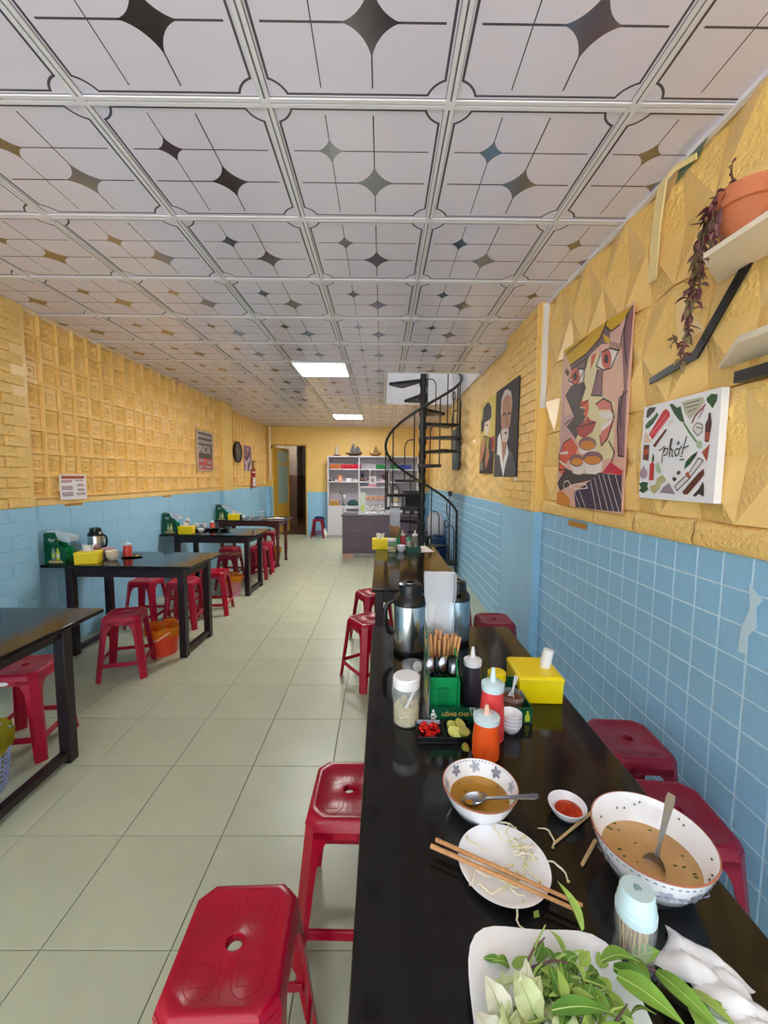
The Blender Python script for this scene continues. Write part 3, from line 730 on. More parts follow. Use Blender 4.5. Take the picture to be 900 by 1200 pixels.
# ---- stools
def octo(a, b, c): return [(-a+c,-b),(a-c,-b),(a,-b+c),(a,b-c),(a-c,b),(-a+c,b),(-a,b-c),(-a,-b+c)]
def resample(poly, n):
    # walk round the octagon keeping its corners: 8 steps on long edges, 2 on chamfers
    out = []
    for i in range(8):
        (x1, y1), (x2, y2) = poly[i], poly[(i+1) % 8]; m = 8 if i % 2 == 0 else 2
        out += [(lerp(x1, x2, k/m), lerp(y1, y2, k/m)) for k in range(m)]
    return out
def make_stool(label, m):
    HT = .45; at, bt, ab, bb = .118, .128, .162, .172
    t = thing('plastic_stool', label, 'stool', (0, 0, 0), 0, 'red plastic stools')
    n = 40; rings = []
    for (da, db, z) in ((.006, .006, HT-.032), (.0, .0, HT-.012), (-.004, -.004, HT-.003), (-.010, -.010, HT), (-.022, -.022, HT), (-.026, -.026, HT-.003)):
        rings.append([(x, y, z) for x, y in resample(octo(at+da, bt+db, .032), n)])
    for r, z in ((.024, HT-.003), (.019, HT-.001), (.016, HT-.006), (.016, HT-.02)):
        rings.append([(lambda a: (r*math.cos(a), r*math.sin(a), z))(math.atan2(y, x)) for x, y in resample(octo(at, bt, .032), n)])
    seat = obj('seat', MB().loft(rings, True, (False, False)), m, t, smooth=40)
    # raised floral tracery on the seat
    tr = MB()
    for cx in (-.046, .046):
        for cy in (-.058, .058):
            tr.tube([(cx+.034*math.cos(q), cy+.040*math.sin(q), HT-.0028) for q in [2*PI*k/24 for k in range(25)]], .0009, 4, flat=.6)
            tr.tube([(cx+a, cy+b, HT-.0028) for a, b in ((-.018, -.02), (.018, -.02), (.018, .02), (-.018, .02), (-.018, -.02))], .0009, 4, flat=.6)
    for x in (0,): 
        for y0, y1 in ((-.098, -.03), (.03, .098)): tr.tube([(x, y0, HT-.0028), (x, y1, HT-.0028)], .0009, 4, flat=.6)
    tag(obj('seat_relief', tr, m, seat, smooth=60), kind='stuff')
    def dim(z): f = (HT-z)/HT; return lerp(at, ab, f), lerp(bt, bb, f)
    for sx in (-1, 1):
        for sy in (-1, 1):
            rr = []
            for z, w in ((0, .040), (.12, .044), (.30, .048), (.355, .054), (.385, .068), (.40, .088), (.43, .095)):
                a, b = dim(z); c = .028; th = .005
                o = [(a-w, b), (a-c, b), (a, b-c), (a, b-w)]
                i = [(a-th, b-w), (a-th, b-c-th*.3), (a-c-th*.3, b-th), (a-w, b-th)]
                rr.append([(sx*x, sy*y, z) for x, y in (o+i)][::(1 if sx*sy < 0 else -1)])
            obj('leg', MB().loft(rr), m, t, smooth=40)
    for s in (-1, 1):
        for ax in ('x', 'y'):
            def pl(z0, z1, th=.006, ins=.03):
                q = []
                for z in (z0, z1):
                    a, b = dim(z)
                    if ax == 'x': q += [(-a+ins, s*b, z), (a-ins, s*b, z), (a-ins, s*(b-th), z), (-a+ins, s*(b-th), z)]
                    else: q += [(s*a, -b+ins, z), (s*a, b-ins, z), (s*(a-th), b-ins, z), (s*(a-th), -b+ins, z)]
                return q
            obj('apron', MB().hexa(pl(.395, .43)), m, t)
            obj('stretcher', MB().hexa(pl(.105, .132, .010)), m, t, bevel=.002)
    return t
st0 = None
def stool(x, y, rz, label, m):
    global st0
    if st0 is None:
        st0 = make_stool(label, m); st0.location = (x, y, 0); st0.rotation_euler = (0, 0, math.radians(rz)); o = st0
    else:
        o = dup(st0, (x, y, 0), rz, label)
    if m is not M_stool: setmat(o, m)
    return o
stool(-.312, .80, 2, 'bright red plastic stool nearest the camera, left of the near right table', M_stool)
stool(-.098, 1.235, -1, 'red plastic stool half under the near right table, second from the camera', M_stool)
stool(-.085, 2.83, 34, 'red plastic stool turned at an angle, near corner of the second right table', M_stool)
stool(-.075, 3.50, 28, 'red plastic stool tucked under the second right table, towards the counter', M_stool)
stool(.965, 1.50, -3, 'wine red plastic stool against the blue tiles, opposite the yellow tissue box', M_stool3)
stool(.905, 1.155, -6, 'wine red plastic stool by the blue tiles, partly behind the large soup bowl', M_stool3)
stool(.815, 2.84, 0, 'wine red plastic stool between second right table and blue wall, beyond the pillar', M_stool3)
stool(.60, 3.34, 4, 'red plastic stool mostly hidden under the right side of the second right table', M_stool)
s = stool(-1.885, 2.09, 9, 'crimson stool with white oval sticker under the leftmost table', M_stool2)
obj('sticker', MB().prism([(.026*math.cos(2*PI*k/20), .010*math.sin(2*PI*k/20)) for k in range(20)], 0, .0006), mat('sticker_white', (228, 226, 236), .4), s, (-.02, -.1345, .41), frame_rot((1,0,0), (0,0,1), (0,-1,0)))
stool(-1.885, 2.93, 17, 'scuffed crimson stool standing in front of the thermos table, beside orange bin', M_stool2)
stool(-2.30, 3.92, 3, 'crimson stool behind the thermos table, closest to the left wall', M_stool2)
stool(-1.92, 3.89, 6, 'crimson stool behind the thermos table, in the middle above orange bin', M_stool2)
stool(-1.77, 4.27, 8, 'red stool just beyond the aisle-side legs of the thermos table', M_stool)
stool(-2.16, 4.47, -4, 'crimson stool in front of the middle left table, towards the wall', M_stool2)
stool(-1.97, 5.24, 0, 'wine red stool under the middle left table behind the pink bin', M_stool3)
stool(-2.15, 5.72, 2, 'wine red stool behind the middle left table, towards the wall', M_stool3)
stool(-1.77, 5.78, 4, 'wine red stool behind the middle left table, beside the aisle', M_stool3)
stool(-1.80, 6.20, 8, 'crimson stool in front of the turned leg table', M_stool2)
stool(-2.05, 7.36, 0, 'crimson stool on the far side of the turned leg table', M_stool2)
bs = stool(-1.52, 9.72, 0, 'dark red stool with a blue cloth on top beside the back door', M_stool3)
cl = MB(); cl.lathe([(.11, .0), (.12, .02), (.10, .045), (.06, .055), (.02, .06)], 18); cl.v = [(x*(1+.12*math.sin(3*math.atan2(y, x)+z*40)), y*(1+.1*math.cos(4*math.atan2(y, x))), z) for x, y, z in cl.v]
tag(obj('folded_cloth', cl, mat('navy_cloth', (26, 40, 96), .9, bump=(30, .4)), None, (-1.51, 9.72, .45)), 'crumpled navy blue cloth on the dark red stool by the back door', 'cloth')

# ---- bins
def lattice_bin(name, label, loc, r0, r1, h, m, bagm, group, holes=True, nv=36, nh=9):
    t = thing(name, label, 'bin', loc, 0, group)
    rad = lambda z: lerp(r0, r1, z/h)
    obj('rim', MB().lathe([(r1+.004, h-.012), (r1+.006, h-.004), (r1+.002, h), (r1-.004, h), (r1-.004, h-.012)], 32, caps=(False, False)), m, t)
    obj('base', MB().lathe([(r0, 0), (r0+.002, .035), (r0-.003, .035), (r0-.004, .006), (.001, .006)], 32), m, t)
    if holes:
        g = MB()
        for k in range(nv):
            a = 2*PI*k/nv
            g.tube([(rad(z)*math.cos(a), rad(z)*math.sin(a), z) for z in (.03, h*.5, h-.01)], .0042, 4)
        for j in range(nh):
            z = .045+(h-.07)*j/(nh-1)
            g.tube([(rad(z)*math.cos(2*PI*k/32), rad(z)*math.sin(2*PI*k/32), z) for k in range(33)], .0042, 4)
        tag(obj('lattice', g, m, t), kind='stuff')
    else:
        obj('bucket_wall', MB().lathe([(r0, .03), (rad(h*.5), h*.5), (r1, h-.01), (r1-.003, h-.01), (rad(h*.5)-.003, h*.5), (r0-.003, .03)], 32, caps=(False, False)), m, t)
    if bagm:
        n = 40; rings = []
        for q, (dr, z) in enumerate(((-r0*.98, .03), (-.008, .035), (-.006, h*.8), (-.004, h+.006), (.006, h+.016), (.014, h+.002), (.013, h-.03), (.015, h-.055))):
            rings.append([(max(.001, rad(min(z, h))+dr+(.004*math.sin(7*a+q)+.003*math.sin(13*a+2*q))*(q > 1))*math.cos(a), max(.001, rad(min(z, h))+dr+(.004*math.sin(7*a+q)+.003*math.sin(13*a+2*q))*(q > 1))*math.sin(a), z+(.010*math.sin(5*a)+.006*math.sin(11*a) if q > 2 else 0)) for a in [2*PI*k/n for k in range(n)]])
        obj('bin_liner', MB().loft(rings, True, (False, False)), bagm, t, smooth=80)
    return t
M_bagy = film('olive_yellow_film', (206, 192, 60))
M_bago = film('orange_yellow_film', (250, 186, 60))
lattice_bin('waste_basket', 'pale blue lattice waste basket with yellow liner under the leftmost table', (-1.835, 1.74, 0), .105, .135, .26, mat('pale_blue_plastic', (160, 176, 226), .35), M_bagy, 'waste bins under the left tables')
b = lattice_bin('waste_bucket', 'orange bucket with yellow liner and white handle under the thermos table', (-1.79, 3.255, 0), .10, .125, .22, mat('orange_red_plastic', (240, 82, 52), .35), M_bago, 'waste bins under the left tables', False)
obj('handle', MB().tube([(-.128, -.02, .19), (-.11, -.085, .145), (-.05, -.138, .135), (.03, -.145, .155), (.095, -.1, .20), (.128, -.02, .215)], .0045, 8), mat('cream_plastic', (248, 240, 196), .4), b)
lattice_bin('waste_basket', 'pink lattice waste basket with orange liner under the middle left table', (-1.83, 4.87, 0), .10, .125, .24, mat('pink_plastic', (226, 160, 186), .4), M_bago, 'waste bins under the left tables', True, 30, 7)
lattice_bin('waste_basket', 'brown waste basket with yellow liner under the turned leg table', (-1.82, 6.72, 0), .10, .135, .25, mat('brown_plastic', (130, 88, 76), .4), M_bago, 'waste bins under the left tables', True, 26, 7)

# ---- spiral staircase
SX, SY, SR = .585, 5.95, .545
t = thing('spiral_staircase', 'black metal spiral staircase rising through the ceiling beside the right wall', 'staircase', (SX, SY, 0))
obj('centre_pole', MB().lathe([(.065, 0), (.065, .012), (.045, .013), (.045, 3.4)], 24), M_blackm, t)
zk = lambda k: 1.63+.205*k
TH = lambda k: math.radians(275+37*k)
for k in range(-7, 7):
    a = TH(k); z = zk(k); hw = math.radians(17)
    pts = [(.044*math.cos(a-.7), .044*math.sin(a-.7)), ] + [(SR*math.cos(a+hw*s), SR*math.sin(a+hw*s)) for s in (-1, -.5, 0, .5, 1)] + [(.044*math.cos(a+.7), .044*math.sin(a+.7))]
    tr = obj('tread', MB().prism(pts, z-.040, z), M_blackm, t, bevel=.002)
    obj('collar', MB().lathe([(.056, z-.11), (.056, z-.005)], 20), M_blackm, tr)
    # outer baluster on leading edge and a bent one at the middle
    for s, bend in ((.85, False), (0, True)):
        b = a+hw*s; f = (b-TH(0))/math.radians(37); rz = 1.63+.205*f+.80; rc, rs = (SR-.012)*math.cos(b), (SR-.012)*math.sin(b)
        if k >= 5: continue
        if not bend:
            obj('baluster', MB().tube([(rc, rs, z-.03), (rc, rs, rz)], .009, 8), M_blackm, t)
        else:
            b2 = a+hw*.85; x2, y2 = (SR-.012)*math.cos(b2), (SR-.012)*math.sin(b2); tz = z+.52
            pts = [(rc, rs, z-.02), (rc, rs, tz-.10), (lerp(rc, x2, .12), lerp(rs, y2, .12), tz-.04), (lerp(rc, x2, .4), lerp(rs, y2, .4), tz), (x2, y2, tz+.01)]
            obj('baluster', MB().tube(pts, .008, 8), M_blackm, t)
hp = []
for q in range(-58, 56):
    f = q/8; a = math.radians(275+37*f); hp.append(((SR-.01)*math.cos(a), (SR-.01)*math.sin(a), 1.63+.205*f+.80))
obj('handrail', MB().tube(hp, .019, 10), M_blackm, t)
a0 = math.radians(275-37*58/8); obj('newel_post', MB().tube([((SR-.01)*math.cos(a0), (SR-.01)*math.sin(a0), 0), hp[0]], .018, 10), M_blackm, t)
# scroll ornaments between upper balusters
for (f,) in ((3.0,), (-6.4,)):
    a = math.radians(275+37*f); cx, cy = (SR-.012)*math.cos(a), (SR-.012)*math.sin(a); tx, ty = -math.sin(a), math.cos(a)
    pts = [(cx+tx*.045*math.cos(q), cy+ty*.045*math.cos(q), 1.63+.205*f+.42+.06*math.sin(q)) for q in [2*PI*k/20 for k in range(21)]]
    obj('scroll', MB().tube(pts, .006, 6), M_blackm, t)
# ================================================================== TABLETOP THINGS
TZ = .74; LZ = .755
def thermos(label, loc, rz, h=.285, r=.068, body=None, group='steel vacuum jugs'):
    t = thing('thermos_jug', label, 'thermos', loc, rz, group)
    body = body or M_steel
    obj('jug_body', MB().lathe([(r*.97, .018), (r, .03), (r, h*.70), (r*.97, h*.715)], 40), body, t)
    obj('jug_base', MB().lathe([(r*.92, 0), (r*1.0, .004), (r*1.0, .02), (r*.97, .022)], 40), M_blackp, t)
    obj('shoulder', MB().lathe([(r*1.01, h*.70), (r*1.01, h*.735), (r*.93, h*.79), (r*.78, h*.83), (r*.74, h*.86), (r*.70, h*.865)], 40), M_blackp, t)
    lid = obj('lid', MB().lathe([(r*.72, h*.86), (r*.72, h*.93), (r*.68, h*.985), (r*.5, h), (.001, h)], 40), M_blackp, t)
    obj('lid_ring', MB().lathe([(r*.40, h+.0005), (r*.40, h+.004), (r*.30, h+.004), (r*.30, h+.0005)], 32), M_chrome, lid)
    pts = [(-r*.9, 0, h*.74), (-r*1.35, 0, h*.72), (-r*1.55, 0, h*.62), (-r*1.55, 0, h*.42), (-r*1.4, 0, h*.30), (-r*.98, 0, h*.25)]
    obj('handle', MB().tube(pts, .009, 8, flat=1.3), M_blackp, t, sub=1)
    obj('spout', MB().loft([[(r*.6, -.02, h*.82), (r*.6, .02, h*.82), (r*.75, .02, h*.745), (r*.75, -.02, h*.745)], [(r*1.15, -.006, h*.815), (r*1.15, .006, h*.815), (r*1.08, .006, h*.775), (r*1.08, -.006, h*.775)]]), M_blackp, t)
    return t
def bottle(label, loc, col, h, r, cap=(206, 228, 236), name='squeeze_bottle', group='sauce squeeze bottles', rough=.3, nozz=None, taper=.82, alpha=1.):
    t = thing(name, label, 'bottle', loc, 0, group)
    hb = h*.70
    obj('bottle_body', MB().lathe([(r*.9, 0), (r, .004), (r, hb*.45), (r*.93, hb*.7), (r*taper, hb)], 28), mat('sauce_%d_%d_%d' % col, col, rough, alpha=alpha, noise=(8, .08)), t)
    cm = mat('cap_%d_%d_%d' % cap, cap, .35)
    c = obj('cap', MB().lathe([(r*taper+.003, hb-.001), (r*taper+.004, hb+h*.085), (r*taper, hb+h*.10), (r*.35, hb+h*.115), (r*.28, hb+h*.13)], 28), cm, t)
    nm = mat('cap_%d_%d_%d' % nozz, nozz, .35) if nozz else cm
    obj('nozzle', MB().lathe([(r*.26, hb+h*.125), (r*.17, h*.95), (r*.13, h)], 16), nm, c)
    return t
def bowl_profile(r, h, foot=.5, th=.003):
    o = [(r*foot*.9, 0), (r*foot, .002), (r*foot, h*.10), (r*lerp(foot, 1, .45), h*.25), (r*.86, h*.55), (r*.96, h*.85), (r, h)]
    i = [(r-th*.5, h+.001), (r-th, h-.001), (r*.96-th, h*.85), (r*.86-th, h*.56), (r*lerp(foot, 1, .45)-th, h*.25+th), (r*foot*.7, h*.10+th), (.0005, h*.10+th)]
    return o+i
def bowl(name, label, loc, r, h, m=None, cat='bowl', group=None, foot=.5, rim=None):
    t = thing(name, label, cat, loc, 0, group)
    bdy = obj('bowl_body', MB().lathe(bowl_profile(r, h, foot), 48), m or M_ceram, t, smooth=50)
    if rim:
        obj('rim_band', MB().lathe([(r+.0004, h-.0012), (r+.0006, h+.0006), (r-.0008, h+.0014), (r-.0020, h+.0012)], 48, caps=(False, False)), rim, t)
    return t
def liquid(parent, r, z, m, name='soup'):
    return obj(name, MB().disc((0, 0, z), r, 40), m, parent)
def spoon(label, p0, p1, m=None, group=None, w=.019, up=None, name='spoon'):
    """p0 bowl centre, p1 handle end (world)"""
    p0, p1 = Vector(p0), Vector(p1); m = m or M_chrome
    d = (p1-p0); L_ = d.length; t = thing(name, label, 'spoon', p0, 0, group)
    x = d.normalized(); zz = Vector((0,0,1)); yv = zz.cross(x).normalized(); z = x.cross(yv)
    R = frame_rot(x, yv, z)
    mb = MB(); n = 20; rings = []
    for f, dz in ((1.0, .002), (.97, .001), (.8, -.004), (.5, -.008), (.02, -.009)):
        rings.append([(w*1.45*f*math.cos(2*PI*k/n), w*f*math.sin(2*PI*k/n), dz) for k in range(n)])
    mb.loft(rings, True, (False, True))
    obj('spoon_bowl', mb, m, t, rot=R, smooth=60)
    hs = MB(); rr = []
    for s_, ww in ((w*1.3, .0035), (w*1.3+.02, .003), (L_*.6, .0045), (L_*.93, .007), (L_, .0055)):
        rr.append([(s_, -ww, -.001), (s_, ww, -.001), (s_, ww, .0015), (s_, -ww, .0015)])
    obj('handle', hs.loft(rr), m, t, rot=R)
    return t
def stick(name, label, p0, p1, r0, r1, m, cat='chopstick', group=None, n=6):
    o = obj(name, MB().tube([(0,0,0), Vector(p1)-Vector(p0)], [r0, r1], n), m, None, p0, smooth=50)
    return tag(o, label, cat, group)

# ---- near right table -------------------------------------------------
thermos('large steel vacuum jug with black lid at the far end of the near right table', (.118, 1.62, TZ), 0, .287, .066)
thermos('bluish vacuum jug half hidden behind the clear caddy lid', (.325, 1.73, TZ), -90, .27, .062, mat('blue_grey_steel', (150, 172, 186), .25, metal=.8))

def caddy(label, loc, rz, lid_pose='up', full=True):
    t = thing('condiment_caddy', label, 'caddy', loc, rz, 'green condiment caddies')
    # base tray walls
    W_, D_ = .302, .165
    obj('tray_base', MB().box(0, W_, 0, D_, 0, .004), M_dgreen, t)
    fr = obj('front_wall', MB().box(0, W_, 0, .003, .004, .047), M_dgreen, t)
    obj('side_wall', MB().box(W_-.003, W_, .003, D_, .004, .047), M_dgreen, t)
    obj('back_wall', MB().box(.09, W_, D_-.003, D_, .004, .060), M_dgreen, t)
    poly = [(.0, .004), (D_, .004), (D_, .245), (.075, .25), (.05, .16), (.03, .13), (.0, .125)]
    for x in (0., .085):
        pz = poly if x == 0 else [(y, min(z, .19 if y > .06 else z)) for y, z in poly]
        sp = MB().loft([[(x, y, z) for y, z in pz], [(x+.003, y, z) for y, z in pz]])
        sw_ = obj('side_panel', sp, M_dgreen if x == 0 else M_green, t)
        if x == 0: outer = sw_
    bx = obj('chopstick_box', MB().box(.003, .085, .028, .031, .004, .123).box(.003, .085, .075, .078, .004, .13).box(.003, .085, D_-.003, D_, .004, .185), M_green, t)
    obj('latch', MB().box(.028, .060, .025, .028, .03, .085).box(.026, .062, .023, .028, .085, .093), mat('green_latch', (10, 120, 66), .3), bx)
    # print on the outer side panel (faces -x): script mark and two little bottle figures
    pa = MB()
    def up_(poly_, mi, dx=.0006):
        pa.mi = mi; pa.add([(-dx, y, z) for y, z in poly_], [tuple(range(len(poly_)))])
    wv = [(.130,.185),(.118,.20),(.112,.19),(.116,.165),(.108,.19),(.098,.185),(.092,.17),(.088,.195),(.080,.19)]
    for i in range(len(wv)-1):
        (a, b), (c, d) = wv[i], wv[i+1]; up_([(a, b-.004), (c, d-.004), (c, d+.004), (a, b+.004)], 0, .0004+.0001*i)
    for yc, mi in ((.095, 1), (.060, 2)):
        up_([(yc+.014, .03), (yc+.014, .09), (yc+.006, .11), (yc+.006, .125), (yc-.006, .125), (yc-.006, .11), (yc-.014, .09), (yc-.014, .03)], mi)
        up_([(yc+.012, .055), (yc+.012, .078), (yc-.012, .078), (yc-.012, .055)], 2 if mi == 1 else 0, .0011)
    up_([(.135, .008), (.135, .026), (.03, .026), (.02, .008)], 3); up_([(.16, .008), (.16, .022), (.142, .024), (.142, .008)], 4)
    obj('printed_label', pa, [mat('print_white', (236, 240, 236), .4), mat('print_grey', (150, 160, 150), .4), mat('print_lime', (206, 222, 60), .4), mat('print_tan', (206, 170, 120), .4), M_green], outer)
    if full:
        text('printed_text', 'TE', .019, MATS['print_white'], fr, (.126, -.0006, .0395), (PI/2, 0, 0))
        text('printed_text', 'UỐNG CHO N', .0145, mat('print_gold', (226, 186, 92), .4), fr, (.085, -.0006, .0265), (PI/2, 0, 0))
        fg = MB(); fg.box(.006, .018, -.0008, 0, .008, .03); fg.box(.009, .015, -.0008, 0, .032, .041); fg.box(.003, .022, -.0008, 0, .018, .023)
        obj('printed_figure', fg, MATS['print_white'], fr)
        fg = MB(); fg.box(.280, .294, -.0008, 0, .006, .026); fg.box(.284, .290, -.0008, 0, .026, .038); obj('printed_figure', fg, MATS['print_lime'], fr)
        obj('printed_mark', MB().tube([(.246, -.001, .024), (.252, -.001, .034), (.256, -.001, .024), (.262, -.001, .038)], .0012, 5), MATS['print_white'], fr)
    # clear lid
    w, hh, dp, th = .098, .205, .045, .0018
    l = MB()
    rings = []
    for k, (z, d0, wx) in enumerate(((0, .030, .86), (.06, .036, .90), (.10, .030, .88), (.13, .046, .98), (.19, .048, 1.0), (.205, .040, .98))):
        a = w/2*wx
        rings.append([(-a, -d0, z), (-a, 0, z), (a, 0, z), (a, -d0, z), (a-th, -d0, z), (a-th, -th, z), (-a+th, -th, z), (-a+th, -d0, z)])
    l.loft(rings)
    l.box(-w*.49, w*.49, -.040, -.001, hh-.003, hh)
    if lid_pose == 'up': obj('clear_lid', l, M_clear, t, (.046, D_-.012, .205), (math.radians(-6), 0, 0), smooth=30)
    else: obj('clear_lid', l, M_clear, t, (.046, D_-.01, .262), (math.radians(104), 0, 0), smooth=30)
    return t
CX0, CY0 = .142, 1.128
caddy('green condiment caddy with raised clear lid on the near right table', (CX0, CY0, TZ), 0)
rnd = random.Random(3)
for k in range(36):
    u = (k % 9)/8; v = (k//9)*.75
    bx_, by_ = CX0+.022+.045*u+rnd.uniform(-.004, .004), CY0+.086+.018*v
    tx = CX0+.004+.095*u+rnd.uniform(-.006, .006); ty = by_+rnd.uniform(-.012, .016); tz = TZ+.222+rnd.uniform(-.014, .016)-(.012 if u > .6 else 0)
    ty = max(min(ty, CY0+.158), CY0+.082); 
    stick('chopstick', 'tan bamboo chopstick standing in the green caddy', (bx_, by_, TZ+.005), (tx, ty, tz), .0032, .0046, M_wood, 'chopstick', 'chopsticks standing in the near caddy', 5)
for k in range(6):
    x = CX0+.012+.0125*k
    spoon('steel spoon head up in the front slot of the near green caddy', (x, CY0+.046+.004*(k % 3), TZ+.146+.006*(k % 2)), (x+rnd.uniform(-.003, .003), CY0+.05, TZ+.008), M_chrome, 'spoons in the near caddy', .021)
bottle('dark soy sauce squeeze bottle with white cap standing in the near caddy', (.287, 1.222, TZ+.004), (58, 50, 66), .186, .031, (226, 228, 230), taper=.78)
bottle('tall red chilli sauce squeeze bottle in front of the near caddy', (.306, 1.062, TZ), (232, 72, 74), .200, .0335, taper=.80)
bottle('shorter orange chilli sauce squeeze bottle beside the flowered bowl', (.272, .990, TZ), (240, 92, 34), .137, .0345, nozz=(240, 190, 170), taper=.86)
# yellow lidded jar
t = thing('spice_jar', 'small glass jar with yellow flip lid in the near caddy', 'jar', (.375, 1.262, TZ+.004))
obj('jar_body', MB().lathe([(.026, 0), (.028, .003), (.028, .06), (.025, .066)], 28), mat('spice_glass', (150, 130, 60), .15, alpha=.8), t)
l = obj('lid', MB().lathe([(.029, .062), (.029, .085), (.026, .088), (.001, .088)], 28), M_yelpl, t); obj('flip_tab', MB().box(-.006, .006, -.033, -.02, .080, .086), M_yelpl, l)
# chilli dish in the caddy
t = bowl('glass_dish', 'small glass dish of chopped chilli relish in the near caddy', (.405, 1.195, TZ+.004), .038, .05, M_glass, 'dish')
obj('relish', MB().lathe([(.030, .010), (.033, .036), (.02, .040), (.001, .041)], 24), mat('chilli_relish', (92, 34, 24), .3, c2=(150, 60, 30), bump=(180, .9)), t)
spoon('white plastic spoon in the chilli relish dish', (.400, 1.19, TZ+.047), (.418, 1.20, TZ+.108), M_white, None, .010, name='relish_spoon')
# tissue boxes
def tissue_box(label, loc, rz, w, d, h, style):
    t = thing('tissue_box', label, 'tissue box', loc, rz, 'yellow tissue boxes')
    obj('box_body', MB().loft([[(-w/2*.96, -d/2*.96, 0), (w/2*.96, -d/2*.96, 0), (w/2*.96, d/2*.96, 0), (-w/2*.96, d/2*.96, 0)], [(-w/2*.98, -d/2*.98, h*.8), (w/2*.98, -d/2*.98, h*.8), (w/2*.98, d/2*.98, h*.8), (-w/2*.98, d/2*.98, h*.8)]]), M_yelpl, t, bevel=.003)
    obj('box_lid', MB().loft([[(-w/2, -d/2, h*.78), (w/2, -d/2, h*.78), (w/2, d/2, h*.78), (-w/2, d/2, h*.78)], [(-w/2, -d/2, h*.92), (w/2, -d/2, h*.92), (w/2, d/2, h*.92), (-w/2, d/2, h*.92)], [(-w/2*.92, -d/2*.92, h), (w/2*.92, -d/2*.92, h), (w/2*.92, d/2*.92, h), (-w/2*.92, d/2*.92, h)]]), M_yelpl, t, bevel=.002)
    if style == 'roll':
        obj('tissue', MB().tube([(.035, .0, h-.01), (.040, .0, h+.03), (.047, .0, h+.058)], [.016, .0175, .0165], 18), M_paper, t)
    else:
        m = MB(); n = 9
        for i in range(2):
            rr = [[(-.03+.06*j/(n-1)+.012*f*(1 if i else -1), -.006+.012*i+.012*math.sin(j*1.1+i+2*f), h-.008+.055*f+(.012*math.sin(j*.9+i) if f == 1 else 0)) for j in range(n)] for f in (0, .5, 1)]
            m.loft(rr, False, (False, False))
        obj('tissue', m, M_paper, t, smooth=80)
    return t
tissue_box('yellow tissue box with a rolled tissue on the near right table', (.512, 1.305, TZ), -2, .142, .155, .088, 'roll')
# stacked small bowls
for k in range(4):
    bowl('dipping_bowl', 'small white dipping bowl in the stack beside the red sauce bottle', (.368, 1.090, TZ+.010*k), .030, .026, None, 'bowl', 'stacked white dipping bowls')
# garlic jar
t = thing('pickle_jar', 'clear jar of pickled garlic with white lid beside the near caddy', 'jar', (.076, 1.135, TZ))
obj('jar_body', MB().lathe([(.036, 0), (.039, .004), (.039, .10), (.035, .112), (.0335, .112), (.0365, .098), (.0365, .006)], 36, caps=(True, False)), M_glass, t)
obj('pickles', MB().lathe([(.035, .004), (.036, .030), (.036, .050), (.024, .056), (.01, .052), (.001, .054)], 24), mat('pickled_garlic', (226, 214, 168), .3, c2=(196, 180, 120), bump=(110, 1.)), t)
obj('lid', MB().lathe([(.038, .110), (.0385, .138), (.036, .141), (.001, .141)], 36), M_white, t)
obj('inner_spoon', MB().tube([(-.012, -.02, .04), (.0, -.022, .06), (.022, -.018, .105)], [.004, .004, .0045], 6), M_white, t)
rnd = random.Random(11)
for k in range(12):
    a = rnd.uniform(0, 2*PI); r_ = rnd.uniform(.012, .028)
    obj('garlic_clove', MB().lathe([(.001, -.009), (.006, -.005), (.0075, 0), (.005, .006), (.001, .010)], 8), MATS['pickled_garlic'], t, (r_*math.cos(a), r_*math.sin(a), .050+rnd.uniform(-.004, .008)), (rnd.uniform(0, 3), rnd.uniform(0, 3), 0))
# clear container behind the jar
t = thing('clear_tub', 'clear plastic tub with white scoop between thermos and caddy', 'tub', (.112, 1.385, TZ))
obj('tub_wall', MB().lathe([(.030, 0), (.038, .06), (.0365, .06), (.029, .003), (.001, .003)], 20, sy=1.0), M_glass, t)
obj('scoop', MB().lathe([(.001, -.014), (.012, -.010), (.018, 0), (.017, .004), (.001, .002)], 16), M_white, t, (.018, -.005, .05), (1.1, .3, .6))
# black tray with chilli and lime
t = thing('garnish_tray', 'black two-compartment tray holding chopped chilli and lime wedges', 'tray', (.176, 1.076, TZ), -1)
w, d, h = .076, .041, .018
tr = MB(); tr.box(-w, w, -d, d, 0, .003)
for x0, x1, y0, y1 in ((-w, w, -d, -d+.003), (-w, w, d-.003, d), (-w, -w+.003, -d, d), (w-.003, w, -d, d), (-.004, .004, -d, d)): tr.box(x0, x1, y0, y1, .003, h)
obj('tray_body', tr, M_blackp, t, bevel=.001)
obj('paper_label', MB().box(-w+.004, -.006, d-.0042, d-.003, .006, h), mat('pale_label', (190, 205, 225), .5), t)
rnd = random.Random(5)
M_chil = mat('red_chilli', (222, 28, 24), .22); M_seed = mat('chilli_seed', (250, 214, 170), .4)
for k in range(34):
    x = rnd.uniform(-w+.012, -.014); y = rnd.uniform(-d+.012, d-.014); z = .006+rnd.uniform(0, .014)
    o = obj('chilli_slice', MB().lathe([(.0062, -.002), (.0065, .002), (.0035, .002), (.0035, -.002)], 9, caps=(False, False)), M_chil, None, (0, 0, 0))
    c, s_ = math.cos(math.radians(-1)), math.sin(math.radians(-1))
    o.location = (.176+c*x-s_*y, 1.076+s_*x+c*y, TZ+z); o.rotation_euler = (rnd.uniform(-.8, .8), rnd.uniform(-.8, .8), rnd.uniform(0, 3))
    tag(o, 'slice of red chilli in the left half of the black tray', 'chilli', 'chopped chilli in the tray')
M_lime = mat('lime_flesh', (212, 214, 110), .3, noise=(60, .15)); M_peel = mat('lime_peel', (140, 170, 50), .35)
